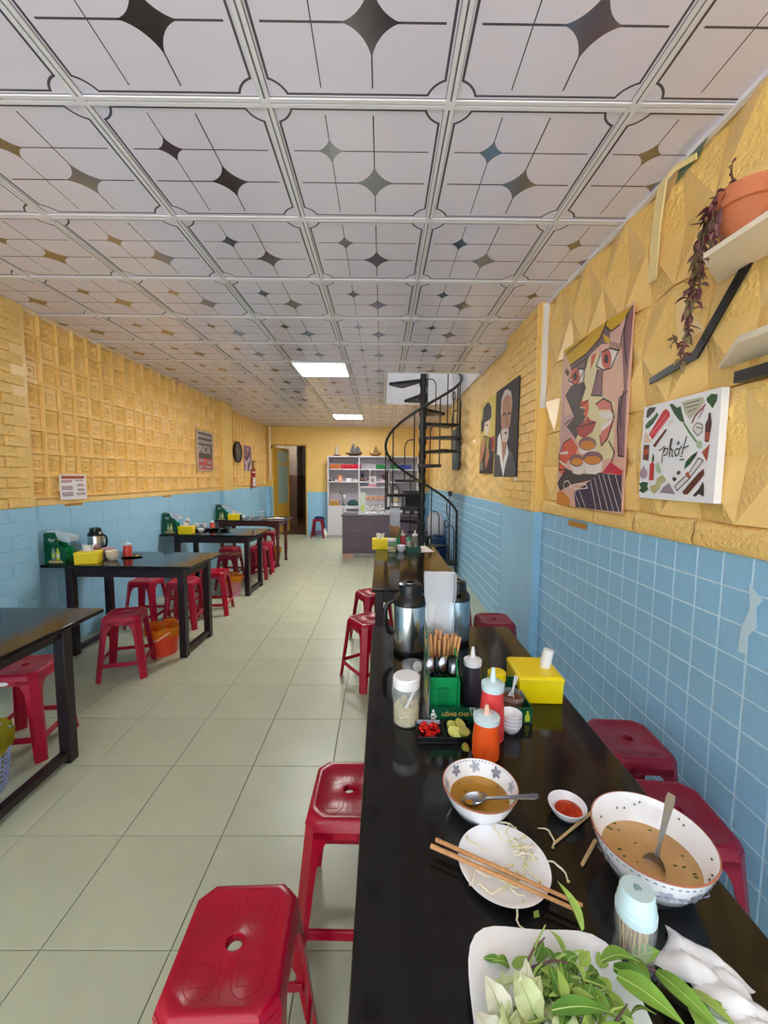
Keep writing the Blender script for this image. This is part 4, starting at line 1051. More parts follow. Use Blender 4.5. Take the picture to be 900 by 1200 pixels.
def lime(label, loc, rot, group=None, s=1.):
    t = thing('lime_wedge', label, 'lime', loc, 0, group); t.rotation_euler = rot
    n = 9; top = []; mb = MB(); r = .015*s; L_ = .021*s
    rr = []
    for i in range(n):
        f = -1+2*i/(n-1); q = math.sqrt(max(0, 1-f*f))*.999+.001
        rr.append([(L_*f, r*q*math.cos(a), -r*1.1*q*math.sin(a)) for a in [PI*k/8 for k in range(9)]])
    obj('peel', MB().loft(rr, False, (False, False)), M_peel, t, smooth=60)
    obj('flesh', MB().add([p for q in rr for p in (q[0], q[-1])], [(2*i, 2*i+1, 2*i+3, 2*i+2) for i in range(n-1)]), M_lime, t)
    return t
for x, y, r_ in ((.030, .014, (.5, .3, .4)), (.052, .018, (.2, -.4, 1.9)), (.030, -.016, (.7, .2, -.3)), (.056, -.012, (.4, .1, .9))):
    lime('lime wedge in the right half of the black tray', (.176+x, 1.076+y, TZ+.018), r_, 'lime wedges in the tray')
lime('squeezed lime piece on the tabletop beside the orange bottle', (.226, 1.006, TZ+.012), (.8, .5, .8), None, .75)

# flowered soup bowl
M_rim = mat('copper_rim', (176, 112, 84), .3)
M_flow = mat('blue_grey_glaze', (182, 188, 206), .2); M_flow2 = mat('grey_glaze', (140, 144, 160), .25)
def petals(mb, c, nx, tx, R_, n=5):
    """flat flower made of ellipses around c in the plane spanned by tx, nx"""
    for k in range(n):
        a = 2*PI*k/n; cc = c+tx*(R_*.55*math.cos(a))+nx*(R_*.55*math.sin(a))
        mb.add([tuple(cc+(tx*math.cos(a)+nx*math.sin(a))*(R_*.42*math.cos(q))+(tx*-math.sin(a)+nx*math.cos(a))*(R_*.30*math.sin(q))) for q in [2*PI*j/10 for j in range(10)]], [tuple(range(10))])
def bowl_decor(parent, r, h, prof_r, inside, rows, dash):
    mb = MB()
    for (zf, R_, n, ph) in rows:
        for k in range(n):
            a = 2*PI*k/n+ph; z = h*zf; rr = prof_r(zf)+(-.0045 if inside else .0009)
            dr = (prof_r(zf+.02)-prof_r(zf-.02)); dz = h*.04
            rad = Vector((math.cos(a), math.sin(a), 0)); tg = Vector((-math.sin(a), math.cos(a), 0)); up = (rad*dr+Vector((0, 0, dz))).normalized()
            c = rad*rr+Vector((0, 0, z)); mb.mi = k % 2
            petals(mb, c, up, tg, R_)
            mb.mi = 1; petals(mb, c+rad*(-.0003 if inside else .0003), up, tg, R_*.3, 4)
            mb.mi = 0
            for s_ in (-1, 1):
                b = c+tg*(s_*R_*1.5)
                mb.add([tuple(b+tg*(s_*R_*.5*math.cos(q))+up*(R_*.2*math.sin(q))) for q in [2*PI*j/8 for j in range(8)]], [tuple(range(8))])
    n, zf = dash
    mb.mi = 1
    for k in range(n):
        a = 2*PI*k/n; rr = prof_r(zf)+(-.0045 if inside else .0009); rad = Vector((math.cos(a), math.sin(a), 0)); tg = Vector((-math.sin(a), math.cos(a), 0))
        c = rad*rr+Vector((0, 0, h*zf)); l_ = PI*r/n*.55
        mb.add([tuple(c-tg*l_+Vector((0,0,-.0012))), tuple(c+tg*l_+Vector((0,0,-.0012))), tuple(c+tg*l_*.5+Vector((0,0,.0012))), tuple(c-tg*l_*.5+Vector((0,0,.0012)))], [(0,1,2,3)])
    tag(obj('painted_flowers', mb, [M_flow, M_flow2], parent), kind='stuff')
M_broth = mat('amber_broth', (198, 148, 56), .08, c2=(168, 118, 38), noise=(14, .3)); M_broth2 = mat('clear_broth', (208, 168, 112), .08, c2=(182, 140, 88), noise=(10, .3))
M_herb = mat('herb_green', (62, 84, 30), .5)
def pr(rr, f):
    P_ = [(0, .5), (.10, .5), (.25, .725), (.55, .86), (.85, .96), (1.0, 1.0)]
    for (a, b), (c, d) in zip(P_, P_[1:]):
        if f <= c: return rr*(b+(d-b)*(f-a)/(c-a))
    return rr
bw = bowl('soup_bowl', 'smaller white bowl with painted flowers inside, half full of amber broth', (.215, .818, TZ), .079, .060, None, 'bowl', None, .5, M_rim)
liquid(bw, .0655, .030, M_broth); bowl_decor(bw, .079, .060, lambda f: pr(.079, f), True, [(.78, .013, 9, .1)], (60, .975))
hb = MB(); rnd = random.Random(2)
for k in range(9):
    a = rnd.uniform(0, 6.28); q = rnd.uniform(.02, .058); hb.box(q*math.cos(a), q*math.cos(a)+rnd.uniform(.002, .006), q*math.sin(a), q*math.sin(a)+.0018, .0302, .0312)
tag(obj('herb_flakes', hb, M_herb, bw), kind='stuff')
spoon('steel spoon resting in the smaller flowered soup bowl', (.200, .800, TZ+.040), (.318, .762, TZ+.078), M_chrome, None, .019)
# big bowl
bb_ = bowl('soup_bowl', 'large deep white soup bowl with flower band outside and brown broth', (.482, .667, TZ), .096, .088, None, 'bowl', None, .45, M_rim)
liquid(bb_, .079, .044, M_broth2); bowl_decor(bb_, .096, .088, lambda f: pr(.096, f), False, [(.62, .014, 12, .2)], (54, .90))
hb = MB()
for k in range(16):
    a = rnd.uniform(0, 6.28); q = rnd.uniform(.02, .075); hb.box(q*math.cos(a), q*math.cos(a)+rnd.uniform(.002, .007), q*math.sin(a), q*math.sin(a)+.002, .0442, .0452)
for k in range(14):
    a = rnd.uniform(0, 6.28); f = rnd.uniform(.65, .93); q = pr(.096, f)-.0042; hb.box(q*math.cos(a)-.001, q*math.cos(a)+.001, q*math.sin(a)-.001, q*math.sin(a)+.001, .088*f, .088*f+.003)
tag(obj('herb_flakes', hb, M_herb, bb_), kind='stuff')
spoon('steel spoon standing in the large soup bowl', (.474, .646, TZ+.036), (.517, .672, TZ+.158), M_chrome, None, .020)
# dipping saucer with chilli sauce
t = bowl('dipping_bowl', 'small white dipping bowl with red chilli sauce beside the large bowl', (.398, .805, TZ), .0385, .026, None, 'bowl')
obj('sauce', MB().lathe([(.027, .010), (.028, .014), (.018, .0155), (.001, .0155)], 24, (.003, -.003, 0)), mat('chilli_sauce', (226, 70, 20), .12, c2=(150, 14, 10), noise=(45, .4)), t)
# sprout plate
t = thing('side_plate', 'round white side plate with bean sprouts under a pair of chopsticks', 'plate', (.226, .683, TZ))
obj('plate_body', MB().lathe([(.040, 0), (.046, .002), (.050, .003), (.070, .008), (.081, .016), (.0815, .0175), (.079, .0175), (.066, .0105), (.048, .0065), (.0005, .006)], 56), M_ceram, t, smooth=60)
M_spr = mat('bean_sprout', (236, 230, 206), .4, alpha=1.); M_sprh = mat('sprout_head', (214, 206, 130), .4)
rnd = random.Random(21)
def sprout(p, a, L_, label, group, curl=1.):
    t = thing('bean_sprout', label, 'bean sprout', p, math.degrees(a), group)
    pts = []; 
    for k in range(7):
        f = k/6; pts.append((L_*(f-.5), .010*curl*math.sin(f*PI*1.1)+.004*math.sin(f*9), .003*math.sin(f*PI)))
    obj('sprout_stem', MB().tube(pts, [.0009, .0014, .0017, .0018, .0018, .0016, .0012], 5), M_spr, t, smooth=60)
    obj('sprout_head', MB().lathe([(.0004, -.003), (.0022, -.001), (.0024, .001), (.0005, .0035)], 6), M_sprh, t, pts[-1], (0, 1.2, .4))
for k in range(22):
    if k < 14: p = (.226+rnd.gauss(.028, .022), .683+rnd.gauss(.004, .024), TZ+.010+rnd.uniform(0, .012))
    else: p = (.226+rnd.gauss(-.02, .03), .683+rnd.gauss(-.025, .018), TZ+.009+rnd.uniform(0, .004))
    dx, dy = p[0]-.226, p[1]-.683; dd = math.hypot(dx, dy)
    if dd > .058: p = (.226+dx*.058/dd, .683+dy*.058/dd, p[2]+.003)
    sprout(p, rnd.uniform(0, 6.28), rnd.uniform(.035, .055), 'pale bean sprout lying on the round white plate', 'bean sprouts on the plate', rnd.choice((-1, 1)))
for p, a, lab in (((.250, .755, TZ+.014), .2, 'curled bean sprout between flowered bowl and round plate'), ((.330, .748, TZ+.003), -1.2, 'bent bean sprout on the black table left of the loose chopsticks'), ((.315, .668, TZ+.012), -.7, 'bean sprout hanging over the right rim of the round plate'), ((.235, .595, TZ+.010), 1.5, 'bean sprout hanging over the near rim of the round plate')):
    sprout(p, a, .045, lab, 'stray bean sprouts', 1.6)
stick('chopstick', 'upper chopstick of the pair lying across the sprout plate', (.108, .722, TZ+.022), (.332, .604, TZ+.020), .0042, .0030, M_wood, group='chopsticks in use')
stick('chopstick', 'lower chopstick of the pair lying across the sprout plate', (.097, .709, TZ+.022), (.324, .594, TZ+.020), .0044, .0030, M_wood, group='chopsticks in use')
stick('chopstick', 'loose chopstick beside the dipping bowl, behind the large bowl', (.340, .733, TZ+.0035), (.505, .842, TZ+.0045), .0024, .0042, M_wood2, group='chopsticks in use')
stick('chopstick', 'loose chopstick running under the edge of the large bowl', (.374, .690, TZ+.0035), (.425, .74, TZ+.004), .0030, .0038, M_wood2, group='chopsticks in use')
# toothpick jar
t = thing('toothpick_jar', 'clear toothpick jar with pale blue lid beside the large bowl', 'jar', (.380, .547, TZ))
obj('jar_body', MB().lathe([(.024, 0), (.028, .004), (.027, .02), (.024, .032), (.027, .048), (.028, .068), (.0265, .072), (.025, .068), (.0245, .05), (.0222, .033), (.0245, .02), (.024, .006)], 28, caps=(True, False)), M_glass, t)
lid = obj('lid', MB().lathe([(.027, .072), (.0275, .074), (.0275, .084), (.0255, .086), (.0255, .096), (.0235, .099), (.0235, .109), (.021, .113), (.001, .114)], 36), mat('pale_blue_lid', (196, 222, 230), .35), t)
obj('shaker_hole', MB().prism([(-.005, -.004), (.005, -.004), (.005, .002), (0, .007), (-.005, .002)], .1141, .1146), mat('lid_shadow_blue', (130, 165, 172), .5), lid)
rnd = random.Random(8)
for k in range(60):
    a = rnd.uniform(0, 6.28); q = rnd.uniform(.004, .018); a2 = a+rnd.uniform(-.5, .5)
    obj('toothpick', MB().tube([(q*math.cos(a), q*math.sin(a), .005), (q*1.15*math.cos(a2), q*1.15*math.sin(a2), .066)], [.0009, .0013], 4), M_wood2, t)

# square herb plate
t = thing('square_plate', 'square white plate with raised corners piled with herbs and lettuce', 'plate', (.236, .455, TZ), -3)
n = 48; rr = []
def sqr(a, r): # superellipse with lifted corners
    c, s_ = math.cos(a), math.sin(a); k = (abs(c)**4+abs(s_)**4)**(-.25); return r*k*c, r*k*s_, (k-1)/.19
for (r, z, lift) in ((.06, 0, 0), (.068, .002, 0), (.095, .008, .002), (.112, .018, .008), (.114, .020, .008), (.111, .020, .008), (.092, .011, .002), (.066, .006, 0), (.0006, .0055, 0)):
    rr.append([(lambda q: (q[0], q[1], z+lift*q[2]))(sqr(2*PI*k/n, r)) for k in range(n)])
obj('plate_body', MB().loft(rr), M_ceram, t, smooth=60)
M_leafs = [mat('herb_leaf_a', (122, 166, 62), .42, noise=(40, .15)), mat('herb_leaf_b', (164, 196, 92), .42, noise=(40, .15)), mat('herb_leaf_c', (94, 146, 54), .42, noise=(40, .2)), mat('lettuce_pale', (212, 226, 172), .4, noise=(30, .1))]
M_vein = mat('leaf_vein', (182, 208, 120), .4); M_stemv = mat('purple_stem', (108, 78, 84), .45); M_stemg = mat('green_stem', (166, 194, 104), .4)
def leaf(p, az, pitch, L_, W_, m, curl=.2, name='leaf', parent=None, roll=0., wavy=.0):
    """one curved leaf blade with a fold along its midrib, tip pointing along az"""
    ns = 8; mb = MB(); v = []; 
    for i in range(ns+1):
        f = i/ns; w = W_*.5*math.sin(PI*min(1, f*.93+.07)**.8)*(1-.15*f); zz = curl*L_*math.sin(f*PI)*.5
        wv_ = wavy*math.sin(f*22)
        v += [(L_*f, -w, zz+w*.35+wv_), (L_*f, 0, zz), (L_*f, w, zz+w*.35-wv_)]
    f_ = []
    for i in range(ns):
        for j in range(2): a = i*3+j; f_.append((a, a+1, a+4, a+3))
    th = [(x, y, z-.0006) for x, y, z in v]; k = len(v)
    mb.add(v+th, f_+[tuple(reversed([q+k for q in f])) for f in f_])
    o = obj(name, mb, m, parent, p, smooth=60)
    o.rotation_euler = Euler((roll, -pitch, az), 'XYZ')
    vb = MB(); vb.tube([(L_*i/ns, 0, curl*L_*math.sin(i/ns*PI)*.5+.0004) for i in range(ns+1)], [.0009-.0007*i/ns for i in range(ns+1)], 4)
    obj('midrib', vb, M_vein, o)
    return o
hb = thing('herb_bunch', 'heap of green herb leaves and stems on the square plate', 'herbs', (.236, .455, TZ+.008))
rnd = random.Random(31)
for k in range(120):
    a = rnd.uniform(0, 2*PI); q = abs(rnd.gauss(0, .055)); x, y = q*math.cos(a)+.006, q*math.sin(a)*.9+.014
    x = max(-.07, min(.085, x)); y = max(-.09, min(.075, y))
    z = .030*max(0, 1-(math.hypot(x-.02, y)/.085)**2)+rnd.uniform(0, .012)
    m = rnd.choice((M_leafs[0], M_leafs[1], M_leafs[1], M_leafs[2]))
    leaf((x, y, z), rnd.uniform(0, 2*PI), rnd.uniform(-.2, .5), rnd.uniform(.018, .036), rnd.uniform(.009, .020), m, rnd.uniform(-.1, .5), 'leaf', hb, rnd.uniform(-.7, .7))
for k in range(14):   # thin stems over the heap
    x, y = rnd.uniform(-.07, .05), rnd.uniform(-.03, .065); a = rnd.uniform(-.6, .9); L_ = rnd.uniform(.05, .1)
    obj('stem', MB().tube([(x, y, .028), (x+L_*.5*math.cos(a), y+L_*.5*math.sin(a), .040), (x+L_*math.cos(a), y+L_*math.sin(a), .032)], [.0018, .0016, .001], 6), rnd.choice([M_stemg, M_stemg, M_stemv]), hb, smooth=60)
leaf((.062, .085, .045), 2.0, .62, .058, .027, M_leafs[1], .15, 'leaf', hb, .5)
leaf((.085, .035, .040), -.75, .0, .075, .030, M_leafs[0], .2, 'leaf', hb, .2)
leaf((.075, .055, .035), -.15, .15, .050, .026, M_leafs[0], .3, 'leaf', hb, -.3)
leaf((.092, .055, .025), -.5, -.1, .058, .024, M_leafs[2], .2, 'leaf', hb, .3)
leaf((-.02, -.005, .046), -.05, .0, .075, .020, M_leafs[2], .25, 'leaf', hb, .1)
leaf((.02, -.03, .046), -.1, .0, .06, .022, M_leafs[0], .25, 'leaf', hb, -.1)
# pale lettuce shreds at the left of the plate
for k in range(26):
    x, y = -.050+rnd.uniform(-.03, .07), -.03+rnd.uniform(-.06, .06)
    leaf((x, y, .006+rnd.uniform(0, .016)), rnd.uniform(0, 6.28), rnd.uniform(0, .4), rnd.uniform(.035, .06), rnd.uniform(.022, .036), M_leafs[3] if k % 4 else mat('lettuce_white', (232, 236, 214), .35), rnd.uniform(.2, .7), 'lettuce_shred', hb, rnd.uniform(-.6, .6), .002)
for k in range(14):
    x, y = -.085+rnd.uniform(0, .07), -.05+rnd.uniform(-.03, .075)
    leaf((x, y, .010+rnd.uniform(0, .022)), rnd.uniform(-.5, 2.2), rnd.uniform(.1, .6), rnd.uniform(.04, .06), rnd.uniform(.03, .04), M_leafs[3] if k % 3 else MATS['lettuce_white'], rnd.uniform(.3, .7), 'lettuce_shred', hb, rnd.uniform(-.5, .5), .003)
# basil sprig over the plate edge
sg = thing('basil_sprig', 'basil sprig with purple stem trailing off the square plate onto the table', 'herbs', (.318, .560, TZ+.006))
path = [(0, 0, .004), (.045, -.025, .014), (.085, -.050, .012), (.118, -.078, .006), (.15, -.115, .004)]
obj('stem', MB().tube(path, [.0020, .0022, .0024, .0022, .0016], 6), M_stemv, sg, smooth=60)
for (x, y, z), az, L_, W_ in (((.05, -.028, .014), .1, .045, .022), ((.05, -.028, .014), -1.6, .05, .022), ((.075, -.045, .014), -1.1, .085, .024), ((.10, -.062, .010), -.95, .065, .022), ((.11, -.07, .008), -1.9, .06, .026), ((.118, -.078, .008), -.2, .03, .012), ((.13, -.092, .006), -1.3, .05, .018), ((.14, -.10, .006), -.6, .035, .012)):
    leaf((x, y, z), az, .1, L_, W_, rnd.choice(M_leafs[:2]), .2, 'leaf', sg, rnd.uniform(-.4, .4))
# crumpled napkins
def napkin(label, loc, rz, w, d, seed):
    r_ = random.Random(seed); nx, ny = 22, 16; v = []
    ph = [r_.uniform(0, 6) for _ in range(8)]
    for j in range(ny+1):
        for i in range(nx+1):
            u, q = i/nx, j/ny
            x = (u-.5)*w*(1+.12*math.sin(5*q+ph[0])); y = (q-.5)*d*(1-.35*u)*(1+.1*math.sin(4*u+ph[1]))
            z = .004+.012*abs(math.sin(4.2*u+3*q+ph[2]))+.009*abs(math.sin(6*q-3*u+ph[3]))+.004*abs(math.sin(11*u+5*q+ph[4]))
            z *= (1-.6*abs(2*u-1)**3)*(1-.5*abs(2*q-1)**3)
            v.append((x, y, max(.001, z)))
    f = [(j*(nx+1)+i, j*(nx+1)+i+1, (j+1)*(nx+1)+i+1, (j+1)*(nx+1)+i) for j in range(ny) for i in range(nx)]
    mb = MB(); mb.add(v, f)
    o = obj('crumpled_napkin', mb, M_paper, None, loc, (0, 0, math.radians(rz)), smooth=25)
    sm = o.modifiers.new('solid', 'SOLIDIFY'); sm.thickness = .001; sm.offset = 1
    return tag(o, label, 'napkin', 'used napkins')
napkin('crumpled white napkin lying beside the toothpick jar, upper one', (.470, .523, TZ+.002), -42, .105, .070, 4)
napkin('crumpled white napkin at the bottom right corner of the picture', (.482, .468, TZ+.004), -30, .12, .075, 9)
tag(obj('leaf_scrap', MB().prism([(0,0),(.010,.002),(.012,.012),(.003,.010)], 0, .001), M_leafs[1], None, (.252, .601, TZ+.0005)), 'tiny scrap of green leaf below the sprout plate', 'leaf')

# ---- second right table --------------------------------------------------
tissue_box('yellow tissue box with pulled tissue at the far end of the second right table', (-.012, 4.02, TZ), 0, .165, .12, .105, 'pull')
t = thing('condiment_caddy', 'green caddy with raised clear lid on the second right table', 'caddy', (.085, 4.00, TZ), 0, 'green condiment caddies')
obj('chopstick_box', MB().box(0, .10, 0, .003, 0, .12).box(0, .003, .003, .13, 0, .2).box(.097, .10, .003, .13, 0, .2).box(.003, .097, .127, .13, 0, .22).box(0, .1, 0, .13, 0, .003), M_green, t)
obj('clear_lid', MB().box(0, .1, .10, .102, .21, .405).box(0, .002, .06, .10, .21, .405).box(.098, .1, .06, .10, .21, .405).box(0, .1, .06, .10, .403, .405), M_clear, t)
rnd = random.Random(13)
for k in range(12):
    x = .085+.012+.0065*k; stick('chopstick', 'brown chopstick standing in the caddy on the second right table', (x, 4.04+.03*(k % 3), TZ+.004), (.085+.05+(x-.135)*1.3, 4.05+.02*(k % 3), TZ+.225+rnd.uniform(-.01, .01)), .003, .0042, M_wood, group='chopsticks standing in the far caddy', n=5)
t = thing('pickle_jar', 'small clear pickle jar with white lid on the second right table', 'jar', (.100, 3.86, TZ))
obj('jar_body', MB().lathe([(.042, 0), (.045, .005), (.045, .10), (.04, .108)], 24), M_glass, t); obj('pickles', MB().lathe([(.041, .004), (.042, .04), (.001, .046)], 20), MATS['pickled_garlic'], t); obj('lid', MB().lathe([(.044, .106), (.044, .128), (.001, .13)], 24), M_white, t)
bottle('red sauce squeeze bottle on the second right table', (.213, 4.08, TZ), (222, 70, 74), .185, .031, (236, 214, 210))
bottle('small bottle with bright green cap on the second right table', (.272, 4.06, TZ), (206, 196, 180), .12, .03, (30, 176, 96), name='seasoning_bottle', group=None)
bottle('grey sauce squeeze bottle with white cap on the second right table', (.336, 4.06, TZ), (128, 124, 118), .185, .031, (232, 230, 226))
for k in range(2): bowl('dipping_bowl', 'white dipping bowl in the pair on the second right table', (.190, 3.86, TZ+.022*k), .043, .042, None, 'bowl', 'white bowls on the second right table')
t = thing('sauce_tray', 'low green printed tray of small jars on the second right table', 'tray', (.305, 3.90, TZ))
obj('tray_body', MB().box(-.075, .075, -.05, .05, 0, .004).box(-.075, .075, -.05, -.047, .004, .04).box(-.075, .075, .047, .05, .004, .04).box(-.075, -.072, -.05, .05, .004, .04).box(.072, .075, -.05, .05, .004, .04), M_dgreen, t)
for x in (-.03, .03): obj('small_jar', MB().lathe([(.02, .004), (.021, .05), (.018, .055), (.018, .065), (.001, .066)], 16), M_glass, t, (x, 0, 0))
tag(obj('menu_card', MB().prism([(-.06, -.17), (.075, -.13), (.02, .19), (-.10, .15)], 0, .002), mat('menu_paper', (226, 220, 218), .5, noise=(30, .12)), None, (.435, 4.0, TZ)), 'white printed menu card lying flat on the second right table', 'menu')

# ---- left tables ----------------------------------------------------------
def left_set(k, cx, cy, tx, ty, lab):
    caddy('green caddy with bottle print and folded clear lid on the ' + lab, (cx, cy, LZ), 90, 'fold', False)
    tissue_box('yellow tissue box on the ' + lab, (tx, ty, LZ), 8 if k else 18, .165, .13, .095, 'pull')
# caddy rotated 90: local x -> +y, local y -> -x
left_set(0, -2.475, 3.16, -2.335, 3.215, 'thermos table')
left_set(1, -2.475, 4.88, -2.36, 4.90, 'middle left table')
left_set(2, -2.47, 6.45, -2.375, 6.52, 'turned leg table')
for (cx, cy, lab, g) in ((-2.475, 3.16, 'thermos table', 'chopsticks in the first left caddy'), (-2.475, 4.88, 'middle left table', 'chopsticks in the second left caddy'), (-2.47, 6.45, 'turned leg table', 'chopsticks in the third left caddy')):
    for k in range(8):
        y = cy+.012+.008*k
        stick('chopstick', 'brown chopstick standing in the caddy on the ' + lab, (cx-.12, y, LZ+.005), (cx-.10-.01*(k % 3), y+.006*(k % 2), LZ+.21), .003, .004, M_wood, group=g, n=5)
thermos('small steel vacuum jug with black lid on the thermos table by the left wall', (-2.53, 3.58, LZ), 180, .235, .062)
for k in range(3): bowl('dipping_bowl', 'cream dipping bowl in the small stack on the thermos table', (-2.225, 3.33, LZ+.016*k), .048, .045, mat('cream_porcelain', (236, 226, 210), .2), 'bowl', 'cream bowls on the thermos table')
bowl('pink_bowl', 'pale pink bowl behind the tissue box on the thermos table', (-2.37, 3.50, LZ), .045, .07, mat('pink_porcelain', (232, 190, 200), .3))
bottle('red sauce squeeze bottle in the black dish on the thermos table', (-2.185, 3.47, LZ+.004), (228, 74, 60), .14, .035)
t = thing('black_tray', 'black oval dish with lime under the red bottle on the thermos table', 'tray', (-2.15, 3.47, LZ))
obj('tray_body', MB().lathe([(.06, 0), (.085, .012), (.083, .012), (.06, .003), (.001, .003)], 24, sx=1.1, sy=.8), M_blackp, t); obj('lime_half', MB().lathe([(.014, .003), (.016, .012), (.001, .018)], 12, (.045, 0, 0)), M_lime, t)
t = thing('brown_jar', 'squat brown jar between tissue box and thermos on the thermos table', 'jar', (-2.42, 3.40, LZ))
obj('jar_body', MB().lathe([(.035, 0), (.036, .08), (.03, .09)], 20), mat('brown_jar', (120, 70, 62), .3), t); obj('lid', MB().lathe([(.034, .088), (.034, .105), (.001, .107)], 20), mat('rose_lid', (196, 140, 140), .4), t)
tag(obj('yellow_lid_jar', MB().lathe([(.03, 0), (.031, .05), (.033, .052), (.033, .075), (.001, .076)], 20), M_yelpl, None, (-2.45, 3.31, LZ)), 'small yellow tub wedged behind the caddy on the thermos table', 'tub')
bottle('dark sauce bottle with white cap beside the caddy on the middle left table', (-2.42, 5.05, LZ), (40, 50, 44), .2, .03, (232, 232, 232))
for x, y in ((-2.37, 5.19), (-2.28, 5.20)):
    for k in range(2): bowl('dipping_bowl', 'white dipping bowl behind the tissue box on the middle left table', (x, y, LZ+.03+.02*k), .04, .036, None, 'bowl', 'white bowls on the middle left table')
t = thing('black_tray', 'black tray carrying white bowls on the middle left table', 'tray', (-2.33, 5.19, LZ)); obj('tray_body', MB().box(-.10, .10, -.06, .06, 0, .026), M_blackp, t, bevel=.004)
bowl('dipping_bowl', 'single white dipping bowl in front of the black tray on the middle left table', (-2.25, 5.04, LZ), .043, .042)
bottle('red sauce squeeze bottle on the middle left table', (-2.20, 5.26, LZ), (220, 76, 66), .14, .03)
for (x, lab) in ((-2.15, 'small black dish on the middle left table, nearer its sauce bottle'), (-2.01, 'small black dish on the middle left table, nearer the aisle')):
    t = thing('black_dish', lab, 'dish', (x, 5.18, LZ)); obj('dish_body', MB().lathe([(.04, 0), (.06, .03), (.057, .03), (.04, .006), (.001, .006)], 20, sx=1.15, sy=.8), M_blackp, t)
for (x, y, r_, h_, lab) in ((-2.26, 6.66, .04, .05, 'white bowl beside the tissue box on the turned leg table'), (-2.15, 6.74, .045, .06, 'glass bowl in the middle of the turned leg table')):
    bowl('small_bowl', lab, (x, y, LZ), r_, h_, None if 'white' in lab else M_glass)
t = thing('glass_jar', 'glass jar with white lid on the turned leg table', 'jar', (-2.02, 6.82, LZ)); obj('jar_body', MB().lathe([(.045, 0), (.048, .09), (.045, .1)], 20), M_glass, t); obj('lid', MB().lathe([(.048, .098), (.048, .115), (.001, .117)], 20), M_white, t)
t = thing('black_bottle', 'squat dark bottle with white cap on the turned leg table', 'bottle', (-2.34, 6.70, LZ)); obj('bottle_body', MB().lathe([(.03, 0), (.032, .05), (.02, .07)], 16), M_blackp, t); obj('cap', MB().lathe([(.022, .07), (.022, .095), (.001, .096)], 16), M_white, t)
napkin('rumpled white plastic and paper at the aisle end of the turned leg table', (-1.72, 6.66, LZ+.002), 5, .22, .13, 14)
t = thing('herb_dish', 'low dish of green herbs on the turned leg table', 'dish', (-1.90, 6.60, LZ)); obj('dish_body', MB().lathe([(.05, 0), (.07, .015), (.067, .015), (.05, .004), (.001, .004)], 20), M_ceram, t)
rnd = random.Random(40)
for k in range(7): leaf((rnd.uniform(-.04, .04), rnd.uniform(-.03, .03), .008), rnd.uniform(0, 6), .2, .05, .02, M_leafs[2], .2, 'leaf', t)
# ================================================================== BACK OF THE SHOP
M_shelfw = mat('white_laminate', (226, 224, 230), .45, noise=(3, .05)); M_shelfg = mat('grey_wood_back', (178, 172, 182), .5, noise=(6, .08), streak=(.3, 1, 9))
t = thing('shelf_unit', 'tall white open shelf unit with cupboards against the back wall', 'shelf', (-1.30, 9.74, 0))
Wd, Dp, Ht = 2.17, .30, 1.95
for x in (0, .74, 1.45, Wd-.022): obj('upright', MB().box(x, x+.022, 0, Dp, 0, Ht), M_shelfw, t)
obj('back_panel', MB().box(.022, Wd-.022, Dp-.01, Dp, .05, Ht), M_shelfg, t)
SZ = (Ht-.022, 1.625, 1.325, .74)
for z in SZ: obj('shelf_board', MB().box(.0, Wd, 0, Dp-.012, z, z+.022), M_shelfw, t)
obj('divider', MB().box(1.0, 1.016, .02, Dp-.012, 1.347, 1.625), M_shelfw, t)
for k, x in enumerate((.024, .383, .764, 1.12, 1.474, 1.82)):
    d = obj('cupboard_door', MB().box(x, x+.34, -.018, -.001, .05, .735), mat('pale_grey_door', (214, 212, 218), .4, noise=(4, .04), streak=(8, 8, .5)), t, bevel=.002)
    obj('knob', MB().lathe([(.004, 0), (.008, .012), (.001, .016)], 10), M_steel, d, (x+(.31 if k % 2 == 0 else .03), -.018, .55), (PI/2, 0, 0))
obj('plinth', MB().box(0, Wd, .02, Dp, 0, .05), M_shelfw, t)
def can(label, x, z, col, group, y=9.83):
    t = thing('drink_can', label, 'can', (x, y, z), 0, group)
    obj('can_body', MB().lathe([(.024, 0), (.029, .006), (.029, .102), (.025, .112)], 14), mat('can_%d_%d_%d' % col, col, .3, noise=(40, .35)), t)
    obj('can_top', MB().lathe([(.025, .112), (.025, .115), (.001, .114)], 14), M_steel, t)
TOPZ = 1.647
for k in range(4): can('orange and white drink can on the top shelf, left end', -1.22+.062*k, TOPZ, (206, 108, 40), 'orange cans')
for k in range(8): can('red and silver drink can in the row beside the orange cans', -.96+.060*k, TOPZ, (196, 20, 52), 'red cans')
for k in range(4): can('green drink can in the middle section of the top shelf', -.10+.060*k-.02, TOPZ, (16, 132, 62), 'green cans in the middle')
for k in range(3): can('green drink can beside the blue cans on the top shelf', .24+.060*k, TOPZ, (24, 140, 70), 'green cans on the right')
for k in range(5): can('blue drink can at the right of the top shelf', .43+.062*k, TOPZ, (32, 62, 172), 'blue cans')
MZ = 1.347; LZ2 = .762
t = thing('photo_frame', 'small orange framed card on the middle shelf', 'frame', (-1.005, 9.82, MZ)); obj('frame', MB().box(-.05, .05, 0, .012, 0, .15), mat('orange_frame', (214, 132, 78), .5), t); obj('card', MB().box(-.03, .03, -.002, 0, .03, .12), mat('peach_card', (236, 190, 150), .5), t); obj('emblem', MB().lathe([(.014, 0), (.001, .002)], 12), mat('maroon', (110, 36, 32), .5), t, (0, -.002, .085), (PI/2, 0, 0))
